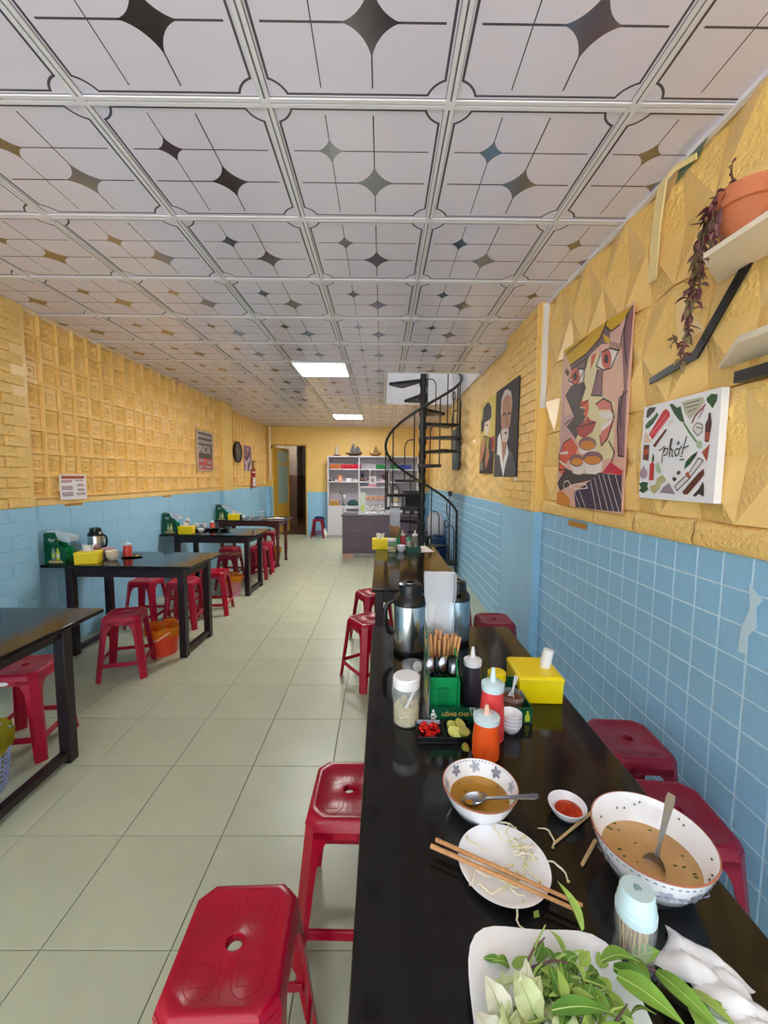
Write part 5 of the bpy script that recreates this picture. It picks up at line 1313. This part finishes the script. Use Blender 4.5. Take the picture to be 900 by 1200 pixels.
t = thing('perfume_bottle', 'small dark blue glass bottle on the middle shelf', 'bottle', (-1.155, 9.82, MZ)); obj('bottle_body', MB().lathe([(.022, 0), (.03, .02), (.03, .07), (.012, .09)], 14), mat('slate_glass', (80, 96, 116), .15), t); obj('cap', MB().lathe([(.012, .09), (.012, .13), (.001, .131)], 12), M_steel, t)
for x, w, h, c, lab in ((-1.25, .04, .04, (40, 38, 42), 'small black box at the left end of the middle shelf'), (-1.12, .05, .045, (226, 226, 230), 'small white packet below the blue bottle on the middle shelf'), (-.80, .055, .075, (228, 226, 226), 'white card box on the middle shelf'), (-.64, .05, .05, (212, 206, 206), 'pale packet beside the first divider on the middle shelf'), (.02, .05, .05, (220, 200, 200), 'pink and white packet on the middle shelf under the green cans')):
    o = obj('small_box', MB().box(-w, w, -.03, .03, 0, h), mat('box_%d_%d_%d' % c, c, .5), None, (x, 9.85, MZ), bevel=.006); tag(o, lab, 'box')
t = thing('shelf_ornament', 'small brown ornament with black knob on the middle shelf', 'ornament', (-.47, 9.84, MZ)); obj('ornament_base', MB().lathe([(.045, 0), (.05, .05), (.03, .08), (.012, .1)], 16), mat('brown_ceramic', (112, 72, 60), .4), t); obj('knob', MB().lathe([(.01, .1), (.035, .13), (.04, .16), (.02, .19), (.001, .195)], 14), M_blackp, t)
M_pur = mat('mauve_flower', (112, 50, 80), .6, noise=(20, .3))
for x, lab in ((-.27, 'low maroon flower ornament on the middle shelf'), (.06, 'larger maroon flower ornament behind the white sign')):
    t = thing('dried_flowers', lab, 'flowers', (x, 9.86, MZ)); r_ = random.Random(int(abs(x)*100))
    obj('vase', MB().lathe([(.03, 0), (.035, .04), (.02, .06)], 12), mat('maroon_vase', (92, 40, 56), .4), t)
    for k in range(16): obj('blossom', MB().lathe([(.001, -.022), (.02, -.01), (.024, 0), (.016, .014), (.001, .02)], 7), M_pur, t, (r_.uniform(-.09, .09), r_.uniform(-.03, .03), .05+r_.uniform(0, .11 if x > 0 else .03)))
# things in the lower open bay
t = thing('wicker_box', 'yellow wooden box in the lower left bay of the shelf unit', 'box', (-1.15, 9.84, LZ2)); obj('box_body', MB().box(-.11, .11, -.09, .09, 0, .10), mat('yellow_wood', (186, 140, 66), .5, noise=(8, .2)), t, bevel=.004); obj('box_lid', MB().box(-.12, .12, -.1, .1, .10, .125), mat('pale_wood', (206, 174, 116), .5), t)
t = thing('desk_lamp', 'small desk lamp with bent arm in the lower left bay', 'lamp', (-.93, 9.88, LZ2)); obj('lamp_base', MB().lathe([(.05, 0), (.05, .015), (.001, .018)], 16), M_blackp, t); obj('lamp_arm', MB().tube([(0, 0, .015), (-.02, 0, .2), (-.1, -.02, .33), (.0, -.05, .26)], .006, 6), M_blackp, t); obj('lamp_shade', MB().lathe([(.03, 0), (.045, .07), (.02, .09)], 14), M_white, t, (.03, -.06, .17))
t = thing('cloth_bundle', 'dark teal bag behind the counter scales', 'bag', (-.70, 9.84, LZ2)); mb = MB().lathe([(.10, 0), (.12, .04), (.10, .10), (.05, .14), (.001, .15)], 18, sx=1.2, sy=.8); obj('bag_body', mb, mat('teal_cloth', (48, 84, 88), .8, bump=(20, .4)), t)
t = thing('packet_stack', 'white plates and packets in the right bay of the shelf unit', 'packets', (.33, 9.84, LZ2))
for k in range(4): obj('packet', MB().box(-.1+.02*k, .12-.01*k, -.08, .08, .10*k, .10*k+.08), mat('packet_%d' % k, ((226, 222, 220), (210, 180, 140), (232, 228, 226), (196, 190, 196))[k], .6), t, bevel=.01)
# model ships on top
def ship(label, x, L_, hm, hull, sail, style):
    t = thing('model_ship', label, 'model ship', (x, 9.88, Ht))
    hu = []
    for k in range(9):
        f = -1+k/4; w = .035*(1-abs(f)**2.5)+.002; z0 = .02+.035*abs(f)**3; zt = .055+.05*abs(f)**2
        hu.append([(L_*f*.5*.85, -w*.4, z0), (L_*f*.5*.85, w*.4, z0), (L_*f*.5, w, zt), (L_*f*.5, -w, zt)])
    obj('hull', MB().loft(hu), hull, t); obj('stand', MB().box(-L_*.28, L_*.28, -.04, .04, 0, .022), hull, t)
    for i, (dx, s) in enumerate(style):
        mt = obj('mast', MB().tube([(dx, 0, .05), (dx, 0, .05+hm*s)], .004, 6), hull, t)
        n = 6; w = L_*.22
        rr = [[(dx+.005+w*q*(1-f*.7), -.02*math.sin(q*PI)-.004, .075+hm*s*.85*f) for q in [j/5*1. for j in range(6)]] for f in (0, .33, .66, 1)]
        so = obj('sail', MB().loft(rr, False, (False, False)), sail, mt, smooth=80); sd = so.modifiers.new('s', 'SOLIDIFY'); sd.thickness = .003
        rr = [[(dx-.005-w*.8*q*(1-f*.8), -.02*math.sin(q*PI)-.004, .075+hm*s*.7*f) for q in [j/5 for j in range(6)]] for f in (0, .33, .66, 1)]
        so = obj('sail', MB().loft(rr, False, (False, False)), sail, mt, smooth=80); sd = so.modifiers.new('s', 'SOLIDIFY'); sd.thickness = .003
    return t
M_hull = mat('dark_hull', (58, 42, 38), .4, noise=(20, .2)); M_hull2 = mat('brown_hull', (132, 84, 42), .45, noise=(20, .2))
ship('model sailing ship with grey sails, largest of three on the shelf top', -.68, .42, .26, M_hull, mat('grey_sail', (136, 134, 142), .6), ((-.03, 1.), (.08, .75)))
ship('brown wooden model ship, rightmost on the shelf top', -.17, .30, .20, M_hull2, mat('tan_sail', (176, 142, 92), .6), ((.01, 1.),))
t = thing('glass_ornament', 'white ornament under a glass dome, leftmost on the shelf top', 'ornament', (-1.09, 9.88, Ht)); obj('dome_base', MB().lathe([(.085, 0), (.085, .03), (.06, .035)], 20), M_hull, t); obj('figure', MB().lathe([(.045, .035), (.04, .12), (.028, .18), (.012, .23), (.001, .235)], 14), mat('pinkish_white', (236, 214, 200), .5), t); obj('glass_dome', MB().lathe([(.06, .035), (.058, .2), (.035, .255), (.001, .27)], 20), M_glass, t)

# counter
M_cnt = mat('mauve_grey_wood', (108, 94, 108), .4, c2=(84, 72, 86), noise=(5, .3), streak=(.25, 1, 8))
t = thing('service_counter', 'mauve-grey wood grain counter in front of the shelf unit', 'counter', (-.70, 7.18, 0))
obj('front_panel', MB().box(0, 1.42, 0, .03, .09, .755), M_cnt, t, bevel=.003); obj('side_panel', MB().box(0, .03, .03, .62, .09, .755), M_cnt, t); obj('side_panel', MB().box(1.39, 1.42, .03, .62, .09, .755), M_cnt, t)
obj('countertop', MB().box(-.02, 1.44, -.02, .64, .755, .78), M_cnt, t, bevel=.003)
M_brick = mat('pink_brick', (206, 158, 146), .8, noise=(20, .15))
for x in (.0, 1.22): obj('brick_foot', MB().box(x, x+.19, .02, .12, 0, .09), M_brick, t, bevel=.004)
# glass case
t = thing('display_case', 'white framed glass food case with eggs standing on the counter', 'display case', (-.42, 7.30, .78))
w, d, h = .56, .34, .50
f = MB()
for x in (0, w-.018):
    for y in (0, d-.018): f.box(x, x+.018, y, y+.018, 0, h)
for z in (0, h-.018):
    f.box(.018, w-.018, 0, .018, z, z+.018).box(.018, w-.018, d-.018, d, z, z+.018).box(0, .018, .018, d-.018, z, z+.018).box(w-.018, w, .018, d-.018, z, z+.018)
obj('case_frame', f, M_white, t)
M_case = mat('case_glass', (225, 236, 236), .05, alpha=.07)
for q in ((.018, w-.018, .007, .010, .018, h-.018), (.007, .010, .018, d-.018, .018, h-.018), (w-.010, w-.007, .018, d-.018, .018, h-.018)): obj('glass_pane', MB().box(*q), M_case, t)
obj('glass_shelf', MB().box(.018, w-.018, .02, d-.02, .24, .246), M_glass, t); obj('case_floor', MB().box(.018, w-.018, .018, d-.018, .018, .024), M_white, t); obj('glass_shelf', MB().box(.018, w-.018, .02, d-.02, .12, .126), M_glass, t)
rnd = random.Random(77)
M_egg = mat('brown_egg', (214, 142, 96), .5, noise=(6, .12))
eggp = MB().lathe([(.001, -.027), (.014, -.022), (.022, -.008), (.0225, .003), (.018, .017), (.009, .027), (.001, .031)], 12).mesh('egg', M_egg, 60)
for k in range(16):
    o = link('egg', eggp, None, (-.42+.14+.048*(k % 8)+.01*(k//8), 7.36+.05*(k//8), .78+.276+.034*(k//8)), (rnd.uniform(-.5, .5), rnd.uniform(-.5, .5), 0)); tag(o, 'brown egg heaped on the upper shelf of the glass case', 'egg', 'eggs in the glass case')
for k in range(3): bowl('food_bowl', 'white bowl on the lower shelf of the glass case', (-.42+.20+.12*k, 7.44, .906), .05, .07, mat('greyish_bowl', (206, 202, 200), .3), 'bowl', 'bowls in the glass case')
for k in range(3):
    t = thing('food_tray', 'shallow tray of food on the floor of the glass case', 'tray', (-.42+.11+.17*k, 7.42, .804), 0, 'food trays in the glass case'); obj('tray_body', MB().box(-.07, .07, -.06, .06, 0, .03), M_steel, t, bevel=.006); obj('food', MB().lathe([(.055, .03), (.04, .045), (.001, .055)], 12), mat('food_%d' % k, ((226, 222, 214), (150, 140, 136), (96, 50, 70))[k], .6, bump=(60, .8)), t)
t = thing('paper_notice', 'pale green and white paper strip taped inside the glass case', 'notice', (-.385, 7.29, .82)); obj('paper', MB().box(0, .09, 0, .002, 0, .36), mat('paper_mint', (226, 238, 220), .6), t); obj('yellow_block', MB().box(.01, .08, -.001, 0, .03, .13), mat('lime_print', (214, 226, 120), .6), t)
t = thing('counter_sign', 'small white square sign standing on the glass case', 'sign', (-.17, 7.36, 1.28)); obj('sign_plate', MB().box(-.065, .065, 0, .006, .05, .19), M_white, t, bevel=.004); obj('sign_stand', MB().box(-.07, .07, -.03, .03, 0, .05), mat('pink_acrylic', (226, 150, 178), .3), t); obj('sign_print', MB().box(-.028, .028, -.001, 0, .09, .145), mat('grey_print', (150, 150, 156), .6), t); obj('flag_pole', MB().box(-.004+.05, .004+.05, .004, .01, .19, .33), M_white, t)
t = thing('weighing_scale', 'flat counter scale with dark pan at the left end of the counter', 'scale', (-.53, 7.52, .78)); obj('scale_base', MB().box(-.10, .10, -.08, .08, 0, .05), mat('scale_grey', (196, 194, 192), .4), t, bevel=.008); obj('scale_pan', MB().box(-.13, .13, -.10, .10, .065, .08), M_blackp, t, bevel=.004); obj('pan_post', MB().lathe([(.02, .05), (.02, .065)], 12), M_steel, t)
t = thing('loudspeaker', 'black loudspeaker with round woofer on the counter behind the stairs', 'speaker', (.56, 7.42, .86)); obj('cabinet', MB().box(-.18, .18, 0, .25, 0, .35), M_blackp, t, bevel=.006)
wf = obj('woofer', MB().lathe([(.125, 0), (.12, .008), (.10, .004), (.05, -.02), (.03, -.01), (.001, -.006)], 32), mat('woofer_rubber', (14, 14, 26), .5), t, (0, -.001, .18), (PI/2, 0, 0))
for x in (-.155, .145): obj('trim_strip', MB().box(x, x+.012, -.003, 0, .06, .28), mat('silver_trim', (190, 190, 192), .3), t)
t = thing('stereo_receiver', 'black audio box with pale labels under the loudspeaker', 'audio box', (.56, 7.40, .78)); obj('housing', MB().box(-.17, .15, 0, .24, 0, .08), M_blackp, t, bevel=.003)
for x in (-.13, .03): obj('panel_label', MB().box(x, x+.10, -.002, 0, .02, .06), mat('pale_panel', (170, 172, 172), .5), t)
# white sack and barrel behind the stairs
t = thing('rice_sack', 'white woven sack standing behind the spiral staircase', 'sack', (.98, 7.45, .38)); sk = []
for z, a, b in ((0, .15, .10), (.04, .17, .12), (.2, .17, .12), (.33, .15, .10), (.40, .10, .05), (.43, .11, .05)): sk.append([(a*(abs(math.cos(q))**.6)*(1 if math.cos(q) > 0 else -1)*(1+.03*math.sin(5*q+z*20)), b*(abs(math.sin(q))**.6)*(1 if math.sin(q) > 0 else -1), z) for q in [2*PI*k/24 for k in range(24)]])
obj('sack_body', MB().loft(sk), mat('white_woven', (222, 218, 222), .8, bump=(60, .3)), t, smooth=60)
t = thing('low_stand', 'dark low stand carrying the white sack behind the stairs', 'stand', (.98, 7.45, 0))
obj('stand_top', MB().box(-.16, .16, -.16, .16, .35, .38), M_tabframe, t)
for x in (-.16, .12):
    for y in (-.16, .12): obj('leg', MB().box(x, x+.04, y, y+.04, 0, .35), M_tabframe, t)
t = thing('water_barrel', 'dark blue plastic barrel beside the right wall behind the stairs', 'barrel', (.98, 6.88, 0)); obj('barrel_body', MB().lathe([(.11, 0), (.13, .03), (.135, .25), (.13, .42), (.10, .46)], 28), mat('navy_plastic', (30, 60, 104), .35), t); obj('barrel_lid', MB().lathe([(.105, .455), (.105, .48), (.001, .485)], 28), mat('navy_lid', (24, 46, 84), .35), t)

# ================================================================== ON THE WALLS
def art(name, label, cat, y1, y0, z0, z1, data, pal, th=.02, base=(240, 240, 240), back=None, xw=None):
    xw = XR-.021 if xw is None else xw
    t = thing(name, label, cat, (xw, (y0+y1)/2, (z0+z1)/2)); t.rotation_euler = ROT_R
    w, h = y1-y0, z1-z0
    cv = obj('canvas', MB().box(-w/2, w/2, -h/2, h/2, 0, th), mat(name+'_base', base, .6), t, bevel=.0015)
    names = list(pal); mb = MB(); lay = 0
    for col, kind, pts, *ww in data:
        mb.mi = names.index(col); lay += 1; z = th+.0006+lay*.00004
        P_ = [((u-.5)*w, (v-.5)*h) for u, v in pts]
        if kind == 'p':
            ar = sum(P_[i][0]*P_[(i+1) % len(P_)][1]-P_[(i+1) % len(P_)][0]*P_[i][1] for i in range(len(P_)))
            if ar < 0: P_ = P_[::-1]
            mb.add([(x, y, z) for x, y in P_], [tuple(range(len(P_)))])
        else:
            r_ = ww[0]*w*.5
            for (x1, y1_), (x2, y2) in zip(P_, P_[1:]):
                d = math.hypot(x2-x1, y2-y1_)
                if d < 1e-6: continue
                nx, ny = -(y2-y1_)/d*r_, (x2-x1)/d*r_; ex, ey = (x2-x1)/d*r_*.6, (y2-y1_)/d*r_*.6
                mb.add([(x1-nx-ex, y1_-ny-ey, z), (x2-nx+ex, y2-ny+ey, z), (x2+nx+ex, y2+ny+ey, z), (x1+nx-ex, y1_+ny-ey, z)], [(0, 1, 2, 3)])
    obj('painted_print', mb, [mat('%s_%s' % (name, n), pal[n], .5) for n in names], cv)
    return t
art('cubist_painting', 'tall cubist face painting with red eyes and three coffee cups', 'painting', 2.617, 1.903, 1.288, 2.25, ART_CUBIST, dict(pink=(226, 178, 158), pink2=(222, 176, 166), mauve=(204, 160, 158), mauve2=(140, 94, 104), paleyel=(228, 214, 166), yellow=(214, 170, 20), grey=(120, 96, 94), charcoal=(74, 62, 60), orange=(216, 90, 60), white=(236, 226, 220), eye=(206, 92, 74), black=(36, 26, 30), lip=(176, 66, 66), salmon=(216, 120, 108), tea=(216, 138, 50), red=(206, 40, 70), navy=(62, 50, 76)), .007, (226, 178, 158))
art('food_canvas', 'white square canvas with drawn ingredients around the word phở!', 'canvas', 1.756, 1.356, 1.373, 1.757, ART_PHO, dict(meat=(208, 40, 56), pinkl=(240, 120, 130), leaf=(40, 84, 44), leafl=(96, 140, 84), dark=(66, 54, 56), brown=(104, 50, 36), white2=(224, 220, 220), pale=(176, 196, 160), noodle=(190, 190, 164), redd=(150, 36, 52), bottle=(82, 40, 44), rust=(176, 84, 56), cream=(232, 200, 178), shallot=(176, 150, 168), sauce=(196, 44, 44), ginger=(190, 182, 130), speck=(150, 134, 150), ink=(36, 32, 34)), .026, (240, 240, 246))
art('bearded_man_painting', 'painting of a white-bearded man in an open white collar on black', 'painting', 3.93, 3.283, 1.466, 2.265, ART_MAN, dict(skin=(176, 122, 96), hair=(206, 194, 192), dark2=(60, 40, 38), shadow=(140, 92, 72), suit=(72, 76, 82), white=(234, 232, 234)), .010, (40, 30, 34), xw=PRX-.015)
art('hat_man_painting', 'painting of a long-haired man in a black bowler hat on straw yellow', 'painting', 4.733, 4.13, 1.498, 2.287, ART_HAT, dict(straw=(214, 190, 104), straw2=(206, 190, 84), redd=(156, 30, 40), dark3=(54, 34, 38), face=(226, 206, 192), blackh=(34, 28, 34), tan=(186, 130, 96), green=(150, 150, 60), greyg=(134, 126, 104)), .010, (206, 184, 100))
art('teal_picture', 'narrow dark teal picture behind the spiral staircase', 'painting', 6.53, 6.03, 1.58, 2.20, [('grey', 'p', [(.3, .1), (.5, .1), (.45, .8), (.32, .75)]), ('pale', 'l', [(.4, .2), (.42, .5), (.38, .7)], .06)], dict(grey=(84, 108, 116), pale=(150, 166, 172)), .02, (52, 78, 88))
tag(obj('picture_label', MB().box(-.022, .022, -.018, .018, 0, .002), M_whitep, None, (PRX-.016, 3.32, 1.445), ROT_R), 'tiny white tag below the bearded man painting', 'label')
M_tape = mat('brown_tape', (186, 132, 50), .35)
for (x, y, z, w, rot, lab) in ((XR-.003, 2.385, 1.182, .11, ROT_R, 'strip of brown tape under the cubist painting'), (XL+.0005, 3.52, 1.205, .10, ROT_L, 'strip of brown tape below the price notice on the left wall'), (XL+.0005, 5.05, 1.203, .10, ROT_L, 'strip of brown tape on the left wall above the middle table')):
    tag(obj('tape_strip', MB().box(-w, w, -.016, .016, 0, .002), M_tape, None, (x, y, z), rot), lab, 'tape')
# price notice
t = thing('price_notice', 'white price notice with red-brown header on the left wall', 'notice', (XL+.027, 3.49, 1.352)); t.rotation_euler = ROT_L
obj('board', MB().box(-.147, .147, -.106, .106, 0, .004), mat('notice_white', (240, 236, 238), .4), t)
obj('header', MB().box(-.13, .125, .068, .094, .004, .005), mat('notice_red', (176, 84, 50), .5), t)
pm = MB(); r_ = random.Random(5)
for (x0, x1, y, n) in ((-.13, -.02, .05, 2), (-.13, -.01, .0, 3), (-.13, -.01, -.052, 3), (.02, .12, .05, 1), (.04, .12, .015, 2), (.04, .13, -.025, 2), (.03, .13, -.06, 2)):
    for i in range(n):
        x = x0
        while x < x1-.01:
            w = r_.uniform(.008, .022); pm.mi = r_.choice((0, 0, 1)); pm.box(x, min(x+w, x1), y-.012*i, y-.012*i+.008, .004, .0048); x += w+.004
tag(obj('printed_lines', pm, [mat('print_plum', (120, 70, 100), .5), mat('print_rust', (186, 90, 80), .5)], t), kind='stuff')
# framed board
t = thing('framed_board', 'dark framed board with big white letters and red lower band', 'poster', (XL+.027, 6.09, 1.815)); t.rotation_euler = ROT_L
w, h = .265, .29
obj('frame', MB().box(-w, -w+.02, -h, h, 0, .024).box(w-.02, w, -h, h, 0, .024).box(-w+.02, w-.02, h-.02, h, 0, .024).box(-w+.02, w-.02, -h, -h+.02, 0, .024), mat('cream_frame', (206, 184, 160), .4), t)
bd = obj('board', MB().box(-w+.02, w-.02, -h+.02, h-.02, 0, .012), mat('board_charcoal', (72, 60, 62), .4), t)
obj('red_band', MB().box(-w+.02, w-.02, -h+.02, -h*.36, .012, .013), mat('board_red', (190, 74, 74), .4), bd)
text('board_text', 'INOX', .17, mat('board_white', (226, 218, 224), .4), bd, (-.01, .02, .013), (0, 0, 0), .0005, sx=.95)
pm = MB()
for y in (.215, .135):
    x = -.22
    while x < .20: w_ = r_.uniform(.02, .05); pm.box(x, x+w_, y-.022, y+.022, .012, .0128); x += w_+.008
tag(obj('printed_lines', pm, [mat('board_grey', (176, 160, 166), .4)], bd), kind='stuff')
pm = MB(); 
for (x, y, w_) in ((-.2, -.14, .15), (.06, -.16, .14), (-.2, -.23, .12), (0, -.23, .2)): pm.box(x, x+w_, y-.018, y+.018, .013, .0138)
pm.mi = 1; pm.lathe([(.05, .0132), (.001, .014)], 16, (-.01, -.15, 0)); tag(obj('printed_lines', pm, [MATS['board_grey'], mat('board_orange', (226, 90, 60), .4)], bd), kind='stuff')
# clock
t = thing('round_clock', 'round black wall clock on the far left wall', 'clock', (XL2+.027, 7.83, 1.91)); t.rotation_euler = ROT_L
obj('clock_case', MB().lathe([(.20, 0), (.205, .02), (.20, .04), (.175, .045), (.17, .03)], 36, caps=(True, False)), M_blackp, t)
obj('clock_face', MB().lathe([(.172, .028), (.001, .030)], 36), mat('clock_slate', (64, 70, 76), .3), t)
for a, L_ in ((40, .09), (250, .13)): obj('clock_hand', MB().box(-.006, .006, -.01, L_, .032, .035), mat('clock_hand', (190, 170, 176), .4), t, (0, 0, 0), (0, 0, math.radians(a)))
for k in range(12): obj('hour_mark', MB().box(-.006, .006, .14, .162, .030, .032), MATS['clock_hand'], t, (0, 0, 0), (0, 0, math.radians(30*k)))
# poster and fire board
art_l = thing('patterned_poster', 'mauve patterned poster beside the clock', 'poster', (XL2+.027, 8.46, 1.82)); art_l.rotation_euler = ROT_L
cv = obj('sheet', MB().box(-.22, .22, -.25, .25, 0, .006), mat('poster_mauve', (150, 120, 142), .5), art_l)
pm = MB(); r_ = random.Random(9)
for k in range(26): x, y = r_.uniform(-.18, .18), r_.uniform(-.21, .21); pm.mi = k % 3; pm.box(x-.03, x+.03, y-.035, y+.035, .006, .0066+.0001*k)
obj('printed_shapes', pm, [mat('poster_white', (224, 214, 222), .5), mat('poster_plum', (76, 46, 66), .5), mat('poster_rose', (200, 130, 140), .5)], cv)
t = thing('fire_board', 'narrow red fire safety board with white lower half on the far left wall', 'sign', (XL2+.027, 8.80, 1.41)); t.rotation_euler = ROT_L
obj('board', MB().box(-.13, .13, -.20, .20, 0, .012), mat('fire_red', (176, 40, 32), .4), t); obj('white_panel', MB().box(-.06, .12, -.17, .02, .012, .013), M_whitep, t); obj('white_line', MB().box(-.12, .12, .12, .14, .012, .013), M_whitep, t)
t = thing('fire_notice', 'small yellow and brown notice above the red fire board', 'notice', (XL2+.027, 8.88, 1.70)); t.rotation_euler = ROT_L
obj('sheet', MB().box(-.10, .10, -.09, .09, 0, .006), mat('notice_brown', (150, 92, 52), .5), t); obj('print', MB().box(-.02, .09, -.07, .06, .006, .007), mat('notice_yellow', (226, 206, 130), .5), t)
t = thing('hanging_handset', 'black hanging handset on the pilaster by the back door', 'handset', (XL2+.076, 9.95, 2.12)); t.rotation_euler = ROT_L
obj('handset', MB().box(-.05, .05, 0, .09, 0, .05), M_blackp, t, bevel=.01); obj('hanging_strap', MB().box(-.035, -.015, .09, .30, .01, .02).box(.015, .035, .09, .30, .01, .02), M_blackp, t)
tag(obj('drain_pipe', MB().tube([(0, 0, 2.65), (0, 0, 1.40)], .028, 16).lathe([(.036, 1.36), (.036, 1.42)], 16), mat('cream_pipe', (240, 226, 196), .4), None, (XL2+.105, 9.86, 0)), 'cream vertical pipe in the back left corner', 'pipe')

# upper right corner: shelves, bracket, pot plant, loose foam strip
t = thing('display_shelf', 'small white chamfered wall shelf carrying the terracotta pot', 'shelf', (0, 0, 2.117))
obj('shelf_board', MB().prism([(1.138, 1.00), (1.138, 1.44), (.966, 1.285), (.974, 1.00)], 0, .016), mat('cream_board', (240, 228, 208), .5), t)
obj('bracket', MB().loft([[(1.128+a, y+b, z) for a, b in ((-.004, 0), (.004, 0), (.004, .026), (-.004, .026))] for y, z in ()]) if False else MB().add([(1.126, 1.752, 1.852-2.117), (1.126, 1.495, 1.888-2.117), (1.126, 1.30, 2.117-2.117), (1.126, 1.345, 2.117-2.117), (1.126, 1.515, 1.918-2.117), (1.126, 1.752, 1.878-2.117), (1.134, 1.752, 1.852-2.117), (1.134, 1.495, 1.888-2.117), (1.134, 1.30, 0), (1.134, 1.345, 0), (1.134, 1.515, 1.918-2.117), (1.134, 1.752, 1.878-2.117)],
    [(0, 1, 4, 5), (1, 2, 3, 4), (6, 11, 10, 7), (7, 10, 9, 8), (0, 6, 7, 1), (1, 7, 8, 2), (2, 8, 9, 3), (3, 9, 10, 4), (4, 10, 11, 5), (5, 11, 6, 0)]), M_blackm, t)
t = thing('display_shelf', 'white wall shelf with black bracket at the right edge of the picture', 'shelf', (0, 0, 1.80))
obj('shelf_board', MB().prism([(1.136, .75), (1.136, 1.405), (.96, 1.13), (.96, .75)], 0.022, .040), mat('cream_board', (240, 228, 208), .5), t)
obj('bracket', MB().box(1.10, 1.138, .85, 1.30, -.045, -.010), M_blackm, t)
POT = (1.052, 1.235, 2.133)
t = thing('potted_plant', 'purple trailing plant in a terracotta pot on the wall shelf', 'plant', POT)
M_terra = mat('terracotta', (198, 116, 78), .7, noise=(12, .15), bump=(50, .2))
obj('pot', MB().lathe([(.050, 0), (.056, .006), (.074, .095), (.084, .098), (.087, .145), (.080, .147), (.076, .135), (.06, .02), (.001, .02)], 40), M_terra, t, smooth=50)
obj('soil', MB().lathe([(.075, .125), (.04, .132), (.001, .134)], 24), mat('soil', (62, 44, 36), .9, bump=(60, 1.)), t)
M_pl1 = mat('purple_leaf', (128, 70, 84), .45, noise=(30, .3)); M_pl2 = mat('greyish_leaf', (138, 120, 92), .5, noise=(30, .25)); M_pst = mat('plant_stem', (96, 58, 56), .5)
rnd = random.Random(17)
def vine(pts, nleaf, L_, droop):
    P_ = [Vector(p) for p in pts]; obj('stem', MB().tube(P_, [.0026]*(len(P_)-1)+[.0012], 6), M_pst, t, smooth=60)
    for k in range(nleaf):
        f = (k+.5)/nleaf*(len(P_)-1); i = min(int(f), len(P_)-2); p = P_[i].lerp(P_[i+1], f-i)
        leaf(tuple(p), rnd.uniform(0, 6.28), rnd.uniform(-1.2, .4)-droop, L_*rnd.uniform(.7, 1.2), L_*rnd.uniform(.38, .55), rnd.choice((M_pl1, M_pl1, M_pl2)), rnd.uniform(-.2, .4), 'leaf', t, rnd.uniform(-.8, .8))
# hanging bundle off the far left rim: world target near (1.06,1.50,1.9)
vine([(-.02, .05, .15), (-.03, .10, .155), (-.025, .15, .10), (-.01, .19, .03), (.0, .215, -.04), (.01, .225, -.11)], 44, .046, .4)
vine([(.0, .05, .15), (-.012, .12, .15), (-.005, .17, .08), (.005, .20, .0), (.012, .215, -.08), (.015, .235, -.15), (.02, .25, -.20)], 40, .044, .5)
vine([(-.04, .07, .15), (-.045, .11, .14), (-.03, .14, .05), (-.012, .155, -.03), (.0, .18, -.09)], 26, .042, .4)
vine([(.012, .22, -.16), (.02, .25, -.215), (.025, .30, -.18), (.03, .33, -.14)], 9, .036, .3)
vine([(.02, .25, -.215), (.02, .27, -.235), (.025, .25, -.26)], 6, .042, .6)
vine([(-.05, -.03, .14), (-.07, -.01, .16), (-.082, .0, .12), (-.08, .02, .05), (-.07, .04, .0)], 18, .036, .4)
vine([(-.06, -.02, .14), (-.088, .01, .15), (-.09, .015, .10), (-.085, .02, .03), (-.075, .05, -.01)], 22, .032, .4)
vine([(-.03, .02, .13), (-.03, .03, .19), (-.02, .05, .235), (-.01, .06, .27)], 9, .016, -.3)
vine([(-.02, .05, .13), (-.03, .08, .18), (-.03, .10, .19)], 6, .016, -.3)
# loose strip of foam hanging from the top of the wall
t = thing('loose_foam_strip', 'cream strip of wall foam peeling down below the ceiling', 'foam strip', (0, 0, 0))
pts = [(1.12, 1.763, 2.273), (1.105, 1.735, 2.46), (1.10, 1.705, 2.62), (1.115, 1.66, 2.645), (1.13, 1.57, 2.625)]
rr = [[(x-.003, y-.025, z), (x+.003, y-.025, z), (x+.003, y+.025, z), (x-.003, y+.025, z)] for x, y, z in pts[:3]] + [[(x-.003, y, z-.016), (x+.003, y, z-.016), (x+.003, y, z+.006), (x-.003, y, z+.006)] for x, y, z in pts[3:]]
obj('strip', MB().loft(rr), mat('cream_foam', (242, 220, 160), .6, noise=(12, .06)), t, smooth=60)
obj('backing', MB().add([(1.138, 1.69, 2.60), (1.138, 1.57, 2.62), (1.138, 1.53, 2.655), (1.138, 1.66, 2.655)], [(0, 1, 2, 3)]), mat('dull_green_backing', (104, 124, 104), .7), t)

# odds and ends at the back
t = thing('plastic_bag', 'small white plastic bag on the floor beside the shelf unit', 'bag', (-1.36, 9.66, 0))
mb = MB().lathe([(.04, 0), (.06, .02), (.065, .09), (.045, .15), (.02, .18), (.035, .22)], 18); mb.v = [(x*(1+.15*math.sin(4*math.atan2(y, x)+z*30)), y*(1+.12*math.cos(3*math.atan2(y, x)+z*20)), z) for x, y, z in mb.v]
obj('bag_body', mb, mat('white_film', (236, 234, 232), .4), t, smooth=70)
t = thing('wall_socket', 'black socket with looping cable on the right wall behind the stairs', 'socket', (XR-.004, 6.75, 1.19)); t.rotation_euler = ROT_R
obj('socket_body', MB().box(-.05, .05, -.04, .04, 0, .05), M_blackp, t, bevel=.006)
obj('cable', MB().tube([(.02, -.04, .03), (.08, -.12, .06), (.16, -.16, .10), (.20, -.30, .10), (.12, -.42, .06)], .008, 6), M_blackp, t, smooth=60)
